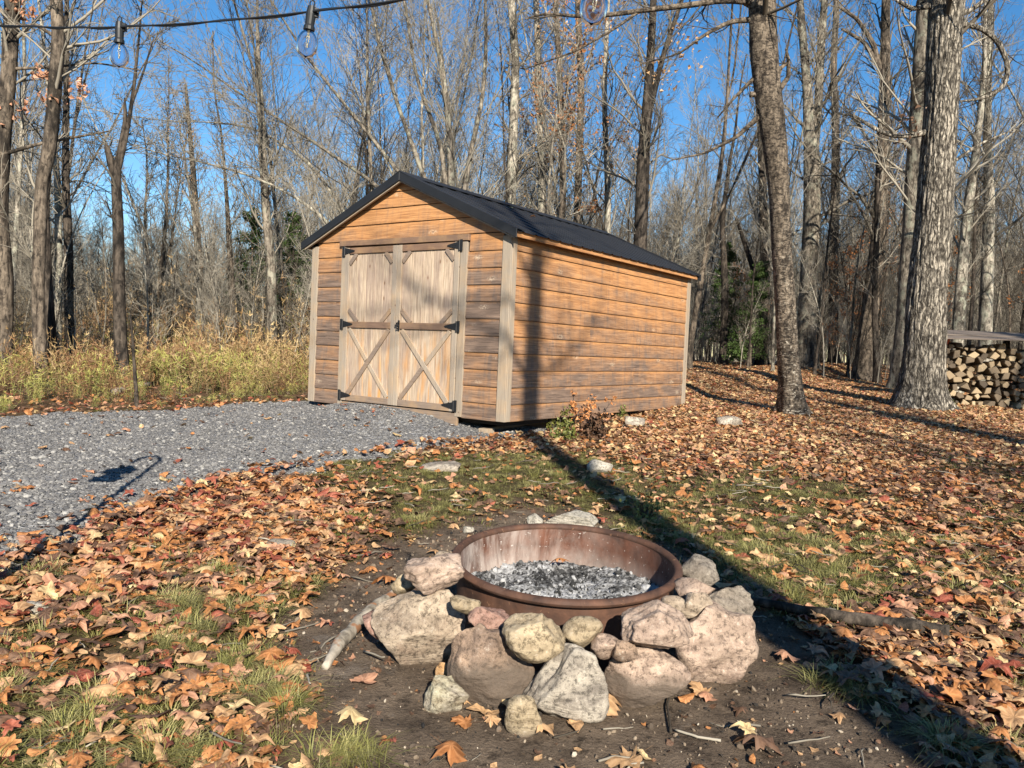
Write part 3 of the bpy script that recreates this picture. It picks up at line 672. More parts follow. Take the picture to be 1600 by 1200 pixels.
# doors
def bar(p, q, wd, y0, y1, cut=None):
    """flat strip from p to q (x,z) of width wd, between depths y0 and y1"""
    p, q = np.array(p, float), np.array(q, float); d = (q - p) / np.linalg.norm(q - p); n_ = np.array([-d[1], d[0]]) * wd / 2
    mb = MB(); mb.prism([tuple(p + n_), tuple(q + n_), tuple(q - n_), tuple(p - n_)], 'y', y0, y1); return mb
def door(xl, xr, side):
    """xl<xr outer edges in x; side -1: hinges on the left"""
    mb = MB(); mb.box(xl + .002, xr - .002, -.012, -.002, .075, 1.925); d = ob('barn_door', mb.mesh('barn_door'), DARK, shed)
    st = .072; a, b = xl + st, xr - st
    n_ = 5; r_ = random.Random(5 + side); e = [a - .03] + [a + (b - a) * (i + r_.uniform(-.08, .08)) / n_ for i in range(1, n_)] + [b + .03]
    for i in range(n_):
        mb = MB(); mb.box(e[i] + .0018, e[i + 1] - .0018, -.026 - r_.uniform(0, .002), -.0125, .08, 1.92); ob('plank', mb.mesh('plank', bevel=.002), PLANK, d)
    for x0, x1 in ((xl, a), (b, xr)):
        mb = MB(); mb.box(x0 + .002, x1 - .002, -.048, -.0265, .062 if x0 != xl or side > 0 else .062, 1.925); ob('stile', mb.mesh('stile', bevel=.003), TRIM_V, d)
    for z0, z1, mt in ((1.850, 1.924, TRIM_D), (.955, 1.030, TRIM_D), (.062, .136, TRIM_H)):
        mb = MB(); mb.box(a + .0015, b - .0015, -.047, -.027, z0, z1); ob('rail', mb.mesh('rail', bevel=.003), mt, d)
    t0, t1 = -.0445, -.0275
    w_ = .052
    for p, q in (((a + .01, 1.73), (a + .125, 1.85)), ((b - .01, 1.73), (b - .125, 1.85)), ((a + .01, 1.175), (a + .165, 1.03)), ((b - .01, 1.175), (b - .165, 1.03))):
        ob('corner_brace', bar(p, q, w_, t0, t1).mesh('corner_brace', bevel=.002), TRIM_H, d)
    A, B, C_, D_ = np.array((a + .03, .945)), np.array((b - .03, .945)), np.array((a + .03, .145)), np.array((b - .03, .145))
    full, halves = ((B, C_), (A, D_)) if side < 0 else ((A, D_), (B, C_))
    ob('diagonal_brace', bar(full[0], full[1], w_ + .006, t0, t1).mesh('diagonal_brace', bevel=.002), TRIM_V if side > 0 else TRIM_H, d)
    mid = (halves[0] + halves[1]) / 2; dr = (halves[1] - halves[0]) / np.linalg.norm(halves[1] - halves[0])
    ob('diagonal_brace', bar(halves[0], mid - dr * .036, w_, t0 + .001, t1).mesh('diagonal_brace', bevel=.002), TRIM_V, d)
    ob('diagonal_brace', bar(mid + dr * .036, halves[1], w_, t0 + .001, t1).mesh('diagonal_brace', bevel=.002), TRIM_H if side > 0 else TRIM_V, d)
    hx = xl if side < 0 else xr; s_ = 1 if side < 0 else -1
    for zc in (1.885, .998, .128):
        mb = MB(); x0, x1 = sorted((hx - s_ * .045, hx - s_ * .012)); mb.box(x0, x1, -.056, -.049, zc - .062, zc + .062)
        x0, x1 = sorted((hx + s_ * .008, hx + s_ * .03))
        mb.prism([(hx + s_ * .008, zc - .04), (hx + s_ * .05, zc - .032), (hx + s_ * .16, zc - .010), (hx + s_ * .175, zc), (hx + s_ * .16, zc + .010), (hx + s_ * .05, zc + .032), (hx + s_ * .008, zc + .04)], 'y', -.056, -.0495)
        mb.tube([(hx - s_ * .002, -.057, zc - .058), (hx - s_ * .002, -.057, zc + .058)], .010, 8)
        for bx_ in (.05, .085, .13): mb.tube([(hx + s_ * bx_, -.060, zc), (hx + s_ * bx_, -.055, zc)], .006, 6)
        ob('strap_hinge', mb.mesh('strap_hinge'), IRON, d)
    return d
dl = door(-2.472, -1.592, -1); dr_ = door(-1.588, -.655, 1)
mb = MB(); mb.box(-1.535, -1.512, -.056, -.049, .93, 1.055); mb.tube([(-1.523, -.056, .955), (-1.523, -.09, .965), (-1.523, -.09, 1.02), (-1.523, -.056, 1.03)], .009, 8); mb.tube([(-1.523, -.052, .995), (-1.565, -.075, .995)], .012, 8)
ob('door_latch', mb.mesh('door_latch'), IRON, dr_)
# roof
OH, OF = .105, .085
def roof_z(x): return SH + SR + .055 - abs(x + SW / 2) * k_
zt = SH + SR + .055
for side in (-1, 1):
    xe = -SW / 2 + side * (SW / 2 + OH); ze = roof_z(xe)
    n_ = 5; y0 = -OF - .012; y1 = SL + OF + .012; wd = (y1 - y0) / n_
    for i in range(n_):
        a, b = y0 + i * wd, y0 + (i + 1) * wd - .002
        prof = [(a, .001)]
        for q in range(4):
            c_ = a + (q + .5) * wd / 4 if q < 4 else b
            for dy, dz in ((-.026, .001), (-.014, .013), (.014, .013), (.026, .001)): prof.append((c_ + dy, dz))
            if q < 3:
                for dy, dz in ((.085, .001), (.092, .003), (.104, .003), (.111, .001)): prof.append((c_ + dy, dz))
        prof.append((b, .001)); n2_ = len(prof)
        V = []
        nrm = (side * math.sin(math.atan(k_)), math.cos(math.atan(k_)))
        for (py, pz) in prof:
            for (px, pzz) in ((-SW / 2, zt), (xe + side * .03, ze - .03 * k_)):
                V.append((px + nrm[0] * pz, py, pzz + nrm[1] * pz))
        for (py, pz) in prof:
            for (px, pzz) in ((-SW / 2, zt - .012), (xe + side * .03, ze - .03 * k_ - .004)):
                V.append((px + nrm[0] * pz * .9, py, pzz + nrm[1] * pz * .9))
        F = []
        for j in range(n2_ - 1):
            F.append((2 * j, 2 * j + 1, 2 * j + 3, 2 * j + 2)); o2 = 2 * n2_; F.append((o2 + 2 * j, o2 + 2 * j + 2, o2 + 2 * j + 3, o2 + 2 * j + 1))
            F.append((2 * j + 1, o2 + 2 * j + 1, o2 + 2 * j + 3, 2 * j + 3))
        mb = MB(); mb.add(V, F); ob('roof_panel', mb.mesh('roof_panel'), ROOF, shed)
    # rake trim: black metal over a thin wood strip, front and back
    for ya, yb in ((-OF - .03, -OF - .014), (SL + OF + .014, SL + OF + .03)):
        mb = MB(); mb.prism([(-SW / 2, zt + .03), (xe + side * .045, ze - .045 * k_ + .03), (xe + side * .045, ze - .045 * k_ - .07), (-SW / 2, zt - .075)], 'y', ya, yb)
        ob('rake_trim', mb.mesh('rake_trim', bevel=.003), ROOF, shed)
    mb = MB(); mb.prism([(-SW / 2, zt + .0305), (xe + side * .045, ze - .045 * k_ + .0305), (xe + side * .045, ze - .045 * k_ + .022), (-SW / 2, zt + .022)], 'y', -OF - .0135, .02); ob('rake_flange', mb.mesh('rake_flange'), ROOF, shed)
    mb = MB(); mb.prism([(-SW / 2, zt - .0), (xe - side * .01, ze - .0), (xe - side * .01, ze - .085), (-SW / 2, zt - .09)], 'y', -OF - .012, -OF + .018)
    ob('rake_board', mb.mesh('rake_board'), POST_M, shed)
    # soffit strips under the overhangs and the eave board
    mb = MB(); x0, x1 = sorted((xe - side * .018, xe + side * .004)); mb.box(x0, x1, -OF + .019, SL + OF - .019, ze - .068, ze - .005)
    ob('eave_board', mb.mesh('eave_board', bevel=.003), SID_S, shed)
    x0, x1 = sorted((xe - side * .02, -SW / 2 + side * (SW / 2))); mb = MB(); mb.box(x0, x1, -OF + .02, SL + OF - .02, ze - .052, ze - .04); ob('soffit', mb.mesh('soffit'), DARK, shed)
    mb = MB(); mb.prism([(-SW / 2, zt - .014), (xe - side * .02, ze - .014), (xe - side * .02, ze - .03), (-SW / 2, zt - .03)], 'y', -OF + .02, SL + OF - .02); ob('roof_deck', mb.mesh('roof_deck'), DARK, shed)
mb = MB(); mb.prism([(-SW / 2 - .16, zt - .16 * k_ + .026), (-SW / 2, zt + .034), (-SW / 2 + .16, zt - .16 * k_ + .026), (-SW / 2 + .16, zt - .16 * k_ + .020), (-SW / 2, zt + .026), (-SW / 2 - .16, zt - .16 * k_ + .020)], 'y', -OF - .034, SL + OF + .034)
ob('ridge_cap', mb.mesh('ridge_cap'), ROOF, shed)
def shed_w(x, y, z): 
    c, s = math.cos(-YAW), math.sin(-YAW); return (SX + c * x - s * y, SY + s * x + c * y, z)
# blocks under the shed
for (x, y, lab, cat) in ((-.28, .06, 'short pale wood block under the front right corner of the shed', 'block'), (-2.86, .05, 'tilted wedge of wood under the front left corner of the shed', 'block')):
    mb = MB(); zb = float(zg(*shed_w(x, y, 0)[:2])) - .02
    if x > -1: mb.box(-.06, .06, -.05, .09, 0, -.0925 - zb)
    else: mb.prism([(-.04, 0), (.13, 0), (.06, -.0925 - zb), (-.07, -.0925 - zb)], 'y', -.06, .1)
    o = ob('support_block', mb.mesh('support_block', bevel=.004), POST_M); o.location = shed_w(x, y, zb); o.rotation_euler = (0, 0, -YAW); tag(o, lab, cat)
# two leaves on the roof
for k, (xx, yy) in enumerate(((-1.15, 1.55), (-.95, 1.75))):
    o = ob('fallen_leaf', NEAR[k * 7 + 0 if k else 3 * 7][0], NEAR[3 * 7][1]); px = shed_w(xx, yy, roof_z(xx) + .022); o.location = px; o.scale = (.09,) * 3; o.rotation_euler = (0, .4, k * 2)
    tag(o, ['pale leaf on the black roof, nearer the ridge', 'pale leaf on the black roof, nearer the eave'][k], 'leaf')

# ================================================================== FIRE PIT
RC = at(884, 874, 3.355); RX, RY = float(RC[0]), 3.355
zrim = float(RC[2]); slope = .074
pit = empty('fire_ring', (RX, RY, zrim)); pit.rotation_euler = (slope, 0, 0); tag(pit, 'rusty round steel fire ring with a rolled lip, banked with stones', 'fire pit')
def lathe(prof, n=96):
    V = []; F = []
    k = len(prof)
    for i in range(n):
        a = 2 * math.pi * i / n
        for r_, z_ in prof: V.append((r_ * math.cos(a), r_ * math.sin(a), z_))
    for i in range(n):
        for j in range(k - 1):
            a, b = i * k + j, ((i + 1) % n) * k + j; F.append((a, b, b + 1, a + 1))
    return np_mesh('lathe', V, F)
m = M('rusty_steel', .75, .35, 0.15)
g1 = m.noise(m.vec(), 9, 7, .65, .4); g2 = m.noise(m.vec(scale=(14, 14, 1.3)), 1.2, 5, .6); g3 = m.noise(m.vec(), 45, 3)
c = m.mix(m.ramp(g1, [(.3, 0.0), (.7, 1.0)]), (.030, .017, .013), (.125, .060, .036))
c = m.mix(m.ramp(g2, [(.5, 0.0), (.7, .45)]), c, (.10, .06, .045))
c = m.mix(m.ramp(g3, [(.64, 0.0), (.74, .5)]), c, (.40, .22, .12))
m.col(c); m.bump(g1, .5, .006); RUST = m.m
m = M('ashy_rust', .85, .2)
g1 = m.noise(m.vec(), 9, 7, .65, .4); g2 = m.noise(m.vec(scale=(6, 6, 1.8)), 1.3, 7, .72, .6); g3 = m.noise(m.vec(), 55, 3)
c = m.mix(m.ramp(g1, [(.3, 0.0), (.7, 1.0)]), (.045, .022, .016), (.15, .066, .042))
px_ = m.xyz()
am = m.mth('MULTIPLY', m.mth('SUBTRACT', .25, px_[0], clamp=True), 1.5)
lowz = m.mth('MULTIPLY', m.mth('SUBTRACT', -.085, px_[2], clamp=True), 10.0)
fa = m.mth('ADD', m.mth('MULTIPLY', m.ramp(g2, [(.42, 0.0), (.66, 1.0)]), m.mth('ADD', am, .12)), m.mth('MULTIPLY', m.mth('MINIMUM', lowz, .9), g2), clamp=True)
c = m.mix(m.mth('MULTIPLY', fa, .8), c, (.40, .34, .30)); c = m.mix(m.ramp(g3, [(.66, 0.0), (.73, .7)]), c, (.55, .5, .45))
m.col(c); m.bump(g1, .5, .005); RUSTI = m.m
ob('outer_wall', lathe([(.462, -.012), (.462, -.10), (.463, -.24), (.468, -.46)]), RUST, pit)
ob('inner_wall', lathe([(.455, -.35), (.455, -.20), (.456, -.10), (.457, -.010)]), RUSTI, pit)
ob('rolled_lip', lathe([(.474 + .019 * math.cos(t), -.003 + .017 * math.sin(t)) for t in np.linspace(0, 2 * math.pi, 13)]), RUST, pit)
# ash bed
n_ = 110; r_ = np.linspace(-.455, .455, n_); XX, YY = np.meshgrid(r_, r_); rr = np.hypot(XX, YY)
ZZ = -.195 + .035 * (rr / .455) ** 2 + .010 * wav(XX * 6, YY * 6, 1, 4) + .006 * wav(XX * 10, YY * 10, 4, 14) + rng.normal(0, .0022, XX.shape)
idx = np.arange(n_ * n_).reshape(n_, n_); Q = np.stack([idx[:-1, :-1], idx[:-1, 1:], idx[1:, 1:], idx[1:, :-1]], -1).reshape(-1, 4); Q = Q[rr.ravel()[Q].max(1) < .4545]
me = np_mesh('ash_bed', np.stack([XX, YY, ZZ], -1).reshape(-1, 3), Q)
m = M('wood_ash', .95, .1); g1 = m.noise(m.vec(), 42, 5, .7); g2 = m.noise(m.vec(), 5, 4, .6)
c = m.ramp(m.mth('ADD', m.mth('MULTIPLY', g1, .55), m.mth('MULTIPLY', g2, .5)), [(.41, .015), (.49, .07), (.56, .25), (.69, .46)])
m.col(c); m.bump(g1, .9, .012); ASH = m.m
ash = ob('ash_bed', me, ASH); ash.location = (RX, RY, zrim); ash.rotation_euler = (slope, 0, 0); tag(ash, 'bed of grey wood ash and cinders inside the fire ring', kind='stuff')
m = M('cinder', .9, .3); m.col(m.ramp(m.rnd(), [(0, .012), (.55, .04), (.7, .16), (1, .36)])); CIND = m.m
CI = [(rock_mesh('cinder_shape', 140 + i, 1, 7, (1, .8, .6)), CIND) for i in range(4)]
n_ = 1800; a = rng.uniform(0, 6.28, n_); q = .44 * np.sqrt(rng.random(n_)); x, y = q * np.cos(a), q * np.sin(a); s = np.clip(rng.lognormal(math.log(.0075), .55, n_), .003, .036)
z = -.195 + .035 * (q / .455) ** 2 + .010 * wav(x * 6, y * 6, 1, 4) + s * .15
o = scatter('cinders', CI, np.stack([x, y, z], -1), rng.uniform(0, 6, (n_, 3)), np.stack([s, s, s], -1), rng.integers(0, 4, n_), 'black and grey cinders lying in the ash')
o.location = (RX, RY, zrim); o.rotation_euler = (slope, 0, 0)
# charcoal crumbs and grit on the bare soil
n_ = 9000; x, y = rng.uniform(-1.3, 1.7, n_), rng.uniform(1.4, 5.2, n_); kk = (rng.random(n_) < dirt_f(x, y)) & (np.hypot(x - RX, y - RY) > .5); x, y = x[kk], y[kk]; n_ = len(x); s = np.clip(rng.lognormal(math.log(.0065), .6, n_), .0025, .03)
m = M('grit', .9, .2); m.col(m.ramp(m.rnd(), [(0, (.015, .015, .015)), (.3, (.04, .032, .025)), (.5, (.12, .09, .065)), (.9, (.22, .17, .12)), (1, (.40, .35, .28))])); 
scatter('grit', [(rock_mesh('grit_shape', 150 + i, 1, 6, (1, .8, .6)), m.m) for i in range(3)], np.stack([x, y, zg(x, y) + s * .2], -1), rng.uniform(0, 6, (n_, 3)), np.stack([s, s, s], -1), rng.integers(0, 3, n_), 'small grit and charcoal crumbs on the bare soil round the fire ring')

def stone_mat(name, a, b, c3, stain=None, seed=0):
    m = M(name, .82, .25)
    g1 = m.noise(m.vec(off=None), 3.2, 6, .62, .8); 
    v = m.vec(scale=(1, 1, 1)); mp = m.t.nodes[-1]
    g1 = m.noise(m.vec(scale=(2.2, 2.2, 5.5), off=m.off(9)), 2.6, 7, .65, 1.2); g2 = m.noise(m.vec(off=m.off(30)), 46, 8, .8); g3 = m.noise(m.vec(off=m.off(77)), 5.0, 4, .55, .4)
    c = m.mix(m.ramp(g1, [(.34, 0.0), (.64, 1.0)]), a, b)
    c = m.mix(m.ramp(g3, [(.5, 0.0), (.66, .75)]), c, c3)
    c = m.mix(m.ramp(g2, [(.40, .8), (.5, 0.0)]), c, tuple(q * .3 for q in a))
    c = m.mix(m.ramp(g2, [(.57, 0.0), (.66, .5)]), c, (.62, .55, .46))
    if stain is not None:
        z = m.xyz()[2]; s = m.mth('MULTIPLY', m.mth('SUBTRACT', m.mth('ADD', stain, m.mth('MULTIPLY', m.mth('SUBTRACT', g3, .5), .22)), z), 22, clamp=True)
        c = m.mix(m.mth('MULTIPLY', s, .9), c, (.11, .085, .065))
    m.col(c); m.bump(m.mth('ADD', g1, m.mth('MULTIPLY', g2, .5)), .9, .02); return m.m
TAN = ((.20, .152, .11), (.45, .36, .265), (.30, .215, .155)); PINK = ((.22, .155, .118), (.47, .35, .268), (.32, .235, .175)); GREY = ((.17, .145, .12), (.42, .37, .30), (.25, .205, .16))
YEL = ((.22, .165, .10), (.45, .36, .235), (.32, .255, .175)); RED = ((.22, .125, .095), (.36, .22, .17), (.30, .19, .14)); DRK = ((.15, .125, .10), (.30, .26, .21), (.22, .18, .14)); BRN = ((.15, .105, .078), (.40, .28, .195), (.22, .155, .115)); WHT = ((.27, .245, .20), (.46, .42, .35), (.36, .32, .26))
# bbox in the photograph (x0,y0,x1,y1), depth mode, thickness share, colour, label
STONES = [
 ((583, 922, 722, 1054), 'g', .62, TAN, .0, 'largest tan boulder at the left of the fire ring', 8),
 ((636, 868, 723, 933), 2.98, .8, PINK, None, 'pinkish flat topped stone resting on the large tan boulder', 7),
 ((611, 896, 652, 930), 3.12, .8, YEL, None, 'small tan stone behind the large tan boulder on the left', 6),
 ((566, 950, 614, 1000), 3.02, .8, RED, None, 'low reddish stone beside the peeling branch', 7),
 ((704, 930, 750, 964), 2.86, .8, YEL, None, 'small brown block wedged against the ring right of the large tan boulder', 9),
 ((733, 945, 802, 988), 2.80, .6, RED, None, 'dark red stone against the ring above the brown boulder', 8),
 ((702, 970, 832, 1112), 'g', .55, BRN, -.02, 'brown boulder with a pleated face left of the grey boulder', 9),
 ((787, 955, 881, 1035), 2.66, .75, YEL, None, 'rounded yellow tan stone perched between the brown and grey boulders', 5),
 ((880, 962, 940, 1014), 2.72, .8, YEL, None, 'small tan stone between ring and grey boulder', 6),
 ((820, 1000, 947, 1132), 'g', .6, GREY, .0, 'pale grey boulder at the front centre of the ring', 6),
 ((924, 990, 970, 1034), 2.70, .8, PINK, None, 'small pinkish stone right of the grey boulder', 7),
 ((957, 998, 994, 1034), 2.68, .8, BRN, None, 'small brown cobble behind the dirt stained stone', 6),
 ((974, 942, 1084, 1018), 2.72, .7, PINK, None, 'flat pink stone leaning on the ring at the right', 9),
 ((1053, 944, 1180, 1079), 'g', .62, PINK, .0, 'big smooth pink boulder at the far right of the ring', 6),
 ((944, 1001, 1072, 1118), 'g', .6, PINK, .045, 'pink stone with a dirt stained lower half at the front right', 9),
 ((1056, 903, 1112, 944), 3.08, .8, PINK, None, 'pale pink stone against the ring above the others on the right', 8),
 ((1062, 922, 1112, 968), 2.98, .8, TAN, None, 'pale tan cobble under the pale pink stone', 6),
 ((1034, 930, 1068, 955), 2.92, .8, TAN, None, 'small pale cobble tucked behind the flat pink stone', 6),
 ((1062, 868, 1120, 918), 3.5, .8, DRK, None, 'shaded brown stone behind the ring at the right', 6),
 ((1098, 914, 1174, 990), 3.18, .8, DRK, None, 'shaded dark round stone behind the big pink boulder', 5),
 ((664, 1054, 732, 1124), 'g', .7, (YEL[0], (.50, .47, .34), GREY[1]), .0, 'small greenish tan stone at the front left', 7),
 ((790, 1083, 847, 1159), 'g', .6, YEL, .0, 'small upright yellow stone at the very front', 4),
 ((680, 1034, 704, 1074), 2.80, .6, ((.36, .2, .09), (.5, .3, .14), (.4, .25, .12)), None, 'orange chip of stone beside the large tan boulder', 5),
 ((852, 795, 932, 830), 4.0, .8, WHT, None, 'pale rock just behind the ring', 8),
 ((824, 803, 848, 824), 3.98, .8, WHT, None, 'little white stone left of the pale rock behind the ring', 7),
 ((676, 862, 712, 896), 3.35, .8, TAN, None, 'tan stone behind the pinkish one at the ring left edge', 7),
 ((724, 822, 740, 834), 3.95, .8, WHT, None, 'tiny white pebble behind the ring on the left', 5),
 ((918, 718, 956, 742), 'g', .8, WHT, None, 'pale grey rock in the grass between pit and shed', 8),
 ((976, 652, 1006, 672), 'g', .8, GREY, None, 'grey rock among leaves beside the shed wall', 8),
 ((1120, 652, 1160, 672), 'g', .8, GREY, None, 'grey rock in the leaves right of the shed', 6),
 ((660, 722, 718, 740), 'g', .8, GREY, None, 'flat grey stone in the grass near the drive', 7),
 ((26, 936, 82, 962), 'g', .8, WHT, None, 'pale stone half buried in leaves at the left', 7),
 ((418, 842, 462, 868), 'g', .8, DRK, None, 'mossy brown stone in the grass left of the pit', 7),
]
for i, (bb, md, th, cl, stn, lab, cuts) in enumerate(STONES):
    x0, y0, x1, y1 = bb; u, v = (x0 + x1) / 2, (y0 + y1) / 2
    if md == 'g':
        q = gp(u, y1 - 3); yc = q[1] + (x1 - x0) / FPX * q[1] * th * .42
    else: yc = md
    c = at(u, v, yc); W_ = (x1 - x0) / FPX * yc; H_ = (y1 - y0) / FPX * yc; D_ = W_ * th * 1.0
    # height seen at a slant: H_ covers h + D*sin(view)
    el = math.atan2(CAM_H - c[2], yc); H_ = max(H_ * math.cos(el) - .22 * D_ * math.sin(el), H_ * .75) * 1.12; W_ *= 1.09; D_ *= 1.05
    big = (x1 - x0) > 60
    me = rock_mesh('field_stone', 200 + i, 5 if big else 3, cuts + 5, (W_, D_, H_), rough=.05 if big else .045, depth=(.46, .82))
    bot = c[2] - H_ / 2; gz = float(zg(c[0], c[1]))
    if md == 'g' or bot < gz - .03: c[2] = max(c[2], gz + H_ / 2 - .035)
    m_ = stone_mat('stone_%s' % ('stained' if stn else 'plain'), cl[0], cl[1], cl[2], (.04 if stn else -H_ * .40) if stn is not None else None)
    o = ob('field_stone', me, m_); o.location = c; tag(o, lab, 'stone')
# leaf on the ash and marked leaves
for (u, v, y, cn, s, lab) in ((875, 884, 3.73, 'orange brown', .10, 'orange brown leaf lying on the ash inside the fire ring'), (605, 918, 'g', 'orange brown', .16, 'large curled orange leaf left of the fire ring stones'),
    (568, 1073, 'g', 'pinkish', .13, 'pinkish maple leaf on the soil left of the pit'), (545, 1130, 'g', 'pale yellow', .13, 'pale maple leaf on the soil at the lower left of the pit'), (940, 1112, 'g', 'tan', .17, 'curled tan leaf tucked in front of the stained pink stone'),
    (728, 1137, 'g', 'orange brown', .09, 'narrow orange leaf in front of the brown boulder'), (792, 1110, 'g', 'pale yellow', .12, 'pale leaf beside the upright yellow stone'), (1072, 1100, 'g', 'orange brown', .07, 'small brown leaf right of the stained pink stone'),
    (700, 1190, 'g', 'orange brown', .14, 'orange leaf at the bottom edge below the pit'), (1225, 1035, 'g', 'pinkish', .12, 'leaf in the shadow right of the pit'), (845, 1150, 'g', 'tan', .12, 'tan leaf right of the upright yellow stone'), (1185, 1180, 'g', 'dark brown', .17, 'brown oak like leaf at the bottom right of the soil'), (1090, 900, 3.5, 'tan', .1, 'tan leaf behind the shaded stones')):
    if v == 884: P = at(u, v, 3.73); P[2] += .01
    else: P = gp(u, v); P[2] = zg(P[0], P[1]) + .008
    me_, mt_ = [(a, b) for a, b, c3, d3 in NEAR if c3 == cn][int(u) % 5]
    o = ob('fallen_leaf', me_, mt_); o.location = P; o.scale = (s,) * 3; o.rotation_euler = (.15, -.1, u * 1.7); tag(o, lab, 'leaf')
# branches and sticks
def stick(name, pts, rad, mat, label, cat='branch', sides=10, knots=0, seed=1):
    r_ = random.Random(seed); P = [Vector(p) for p in pts]; out = []; rd = []
    for i in range(len(P) - 1):
        for k in range(6):
            t = k / 6; out.append(P[i].lerp(P[i + 1], t) + Vector((r_.uniform(-1, 1), r_.uniform(-1, 1), r_.uniform(-1, 1))) * rad[i] * .12); rd.append((rad[i] * (1 - t) + rad[i + 1] * t) * r_.uniform(.93, 1.06))
    out.append(P[-1]); rd.append(rad[-1]); mb = MB(); mb.tube(out, rd, sides)
    o = ob(name, mb.mesh(name, smooth=True), mat); tag(o, label, cat); return o
def gpt(u, v, dz): q = gp(u, v); return (q[0], q[1], float(zg(q[0], q[1])) + dz)
m = M('peeling_bark', .85, .2); g1 = m.noise(m.vec(), 16, 5, .6, .5); g2 = m.noise(m.vec(), 7, 3)
c = m.mix(m.ramp(g1, [(.35, 0.0), (.65, 1.0)]), (.10, .085, .065), (.40, .35, .28)); c = m.mix(m.ramp(g2, [(.58, 0.0), (.62, .9)]), c, (.24, .11, .05)); m.col(c); m.bump(g1, .7, .01)
stick('dead_branch', [gpt(508, 1050, .012), gpt(530, 1015, .022), gpt(560, 985, .03), gpt(590, 958, .04), gpt(622, 940, .045)], [.014, .026, .028, .024, .018], m.m, 'peeling pale branch lying against the left stones of the pit', seed=3)
stick('dead_limb', [gpt(1150, 948, .04), gpt(1240, 968, .045), gpt(1330, 984, .05), gpt(1400, 994, .05), gpt(1482, 1004, .045)], [.018, .023, .029, .032, .030], BARK[3], 'long grey limb lying on the ground right of the fire pit', seed=4)
TW = BARK[0]
stick('twig', [gpt(1048, 1150, .01), gpt(1042, 1110, .015), gpt(1050, 1085, .02), gpt(1085, 1060, .02), gpt(1092, 1045, .01)], [.004, .004, .004, .003, .002], TWIGD, 'curved thin twig on the soil in front of the stained pink stone', 'twig', 6)
stick('twig', [gpt(1055, 1148, .01), gpt(1090, 1158, .012), gpt(1126, 1163, .01)], [.004, .0045, .005], TWIG, 'pale twig on the soil right of the curved one', 'twig', 6)
stick('twig', [gpt(865, 1160, .01), gpt(905, 1150, .012), gpt(920, 1130, .01)], [.003, .003, .002], TWIGD, 'thin twig below the grey boulder', 'twig', 6)
stick('twig', [gpt(540, 1015, .01), gpt(500, 1035, .012), gpt(470, 1042, .01)], [.003, .003, .002], TWIG, 'thin pale twig by the end of the peeling branch', 'twig', 6)
stick('twig', [gpt(445, 992, .01), gpt(475, 985, .012), gpt(500, 978, .01)], [.004, .004, .003], TWIG, 'short pale twig left of the pit', 'twig', 6)
stick('twig', [gpt(935, 1197, .01), gpt(960, 1188, .012), gpt(990, 1190, .01)], [.004, .004, .003], TWIG, 'short twig at the bottom edge below the pit', 'twig', 6)
stick('fallen_log', [gpt(178, 618, .05), gpt(235, 607, .06)], [.05, .045], BARK[2], 'short pale log in the weeds beyond the drive', 'log')
stick('fallen_log', [gpt(196, 606, .12), gpt(240, 600, .12)], [.04, .035], BARK[2], 'thin pale log behind the other one in the weeds', 'log')
stick('sapling_stake', [(-4.62, 9.75, -.2), (-4.68, 9.8, .25), (-4.78, 9.85, 1.0)], [.028, .024, .010], BARK[3], 'thin dark sapling stem at the edge of the drive', 'stem')
# ================================================================== TREES
def grow(o, d, L, n, up, wob):
    B = len(o); pts = np.zeros((B, n, 3)); pts[:, 0] = o; d = d / np.linalg.norm(d, axis=1, keepdims=True); st = (L / (n - 1))[:, None]
    bias = rng.normal(0, wob * .5, (B, 3))
    for k in range(1, n):
        d = d + rng.normal(0, wob, (B, 3)) + bias; d[:, 2] += up; d /= np.linalg.norm(d, axis=1, keepdims=True); pts[:, k] = pts[:, k - 1] + d * st
    return pts
def spawn(pts, rad, m, t0, t1, ang0, ang1, even=False):
    """m children per path; returns origins, directions, t, parent index, local radius"""
    B, n, _ = pts.shape; pi = np.repeat(np.arange(B), m)
    t = np.tile(np.linspace(t0, t1, m), B) + rng.normal(0, (t1 - t0) / m * .35, B * m); t = np.clip(t, .02, .99)
    f = t * (n - 1); i = np.minimum(f.astype(int), n - 2); fr = (f - i)[:, None]
    p = pts[pi, i] * (1 - fr) + pts[pi, i + 1] * fr; tg = pts[pi, i + 1] - pts[pi, i]; tg /= np.linalg.norm(tg, axis=1, keepdims=True) + 1e-9
    r = rad[pi, i] * (1 - fr[:, 0]) + rad[pi, i + 1] * fr[:, 0]
    q = rng.normal(size=(B * m, 3)); q -= (q * tg).sum(1, keepdims=True) * tg; q /= np.linalg.norm(q, axis=1, keepdims=True)
    a = rng.uniform(ang0, ang1, B * m)[:, None]
    return p, tg * np.cos(a) + q * np.sin(a), t, pi, r
def tubes(pts, rad, sides):
    B, n, _ = pts.shape; t = np.gradient(pts, axis=1); t /= np.linalg.norm(t, axis=2, keepdims=True) + 1e-9
    ref = np.where(np.abs(t[..., 2:3]) > .9, np.array([1., .13, 0]), np.array([.05, .1, 1.])); a = np.cross(t, ref); a /= np.linalg.norm(a, axis=2, keepdims=True) + 1e-9; b = np.cross(t, a)
    an = np.arange(sides) * 2 * math.pi / sides
    V = pts[:, :, None] + (a[:, :, None] * np.cos(an)[:, None] + b[:, :, None] * np.sin(an)[:, None]) * rad[:, :, None, None]
    base = (np.arange(B) * n * sides)[:, None, None] + (np.arange(n - 1) * sides)[None, :, None]; k = np.arange(sides)[None, None]; k2 = (k + 1) % sides
    Q = np.stack([base + k, base + k2, base + sides + k2, base + sides + k], -1).reshape(-1, 4)
    return V.reshape(-1, 3), Q
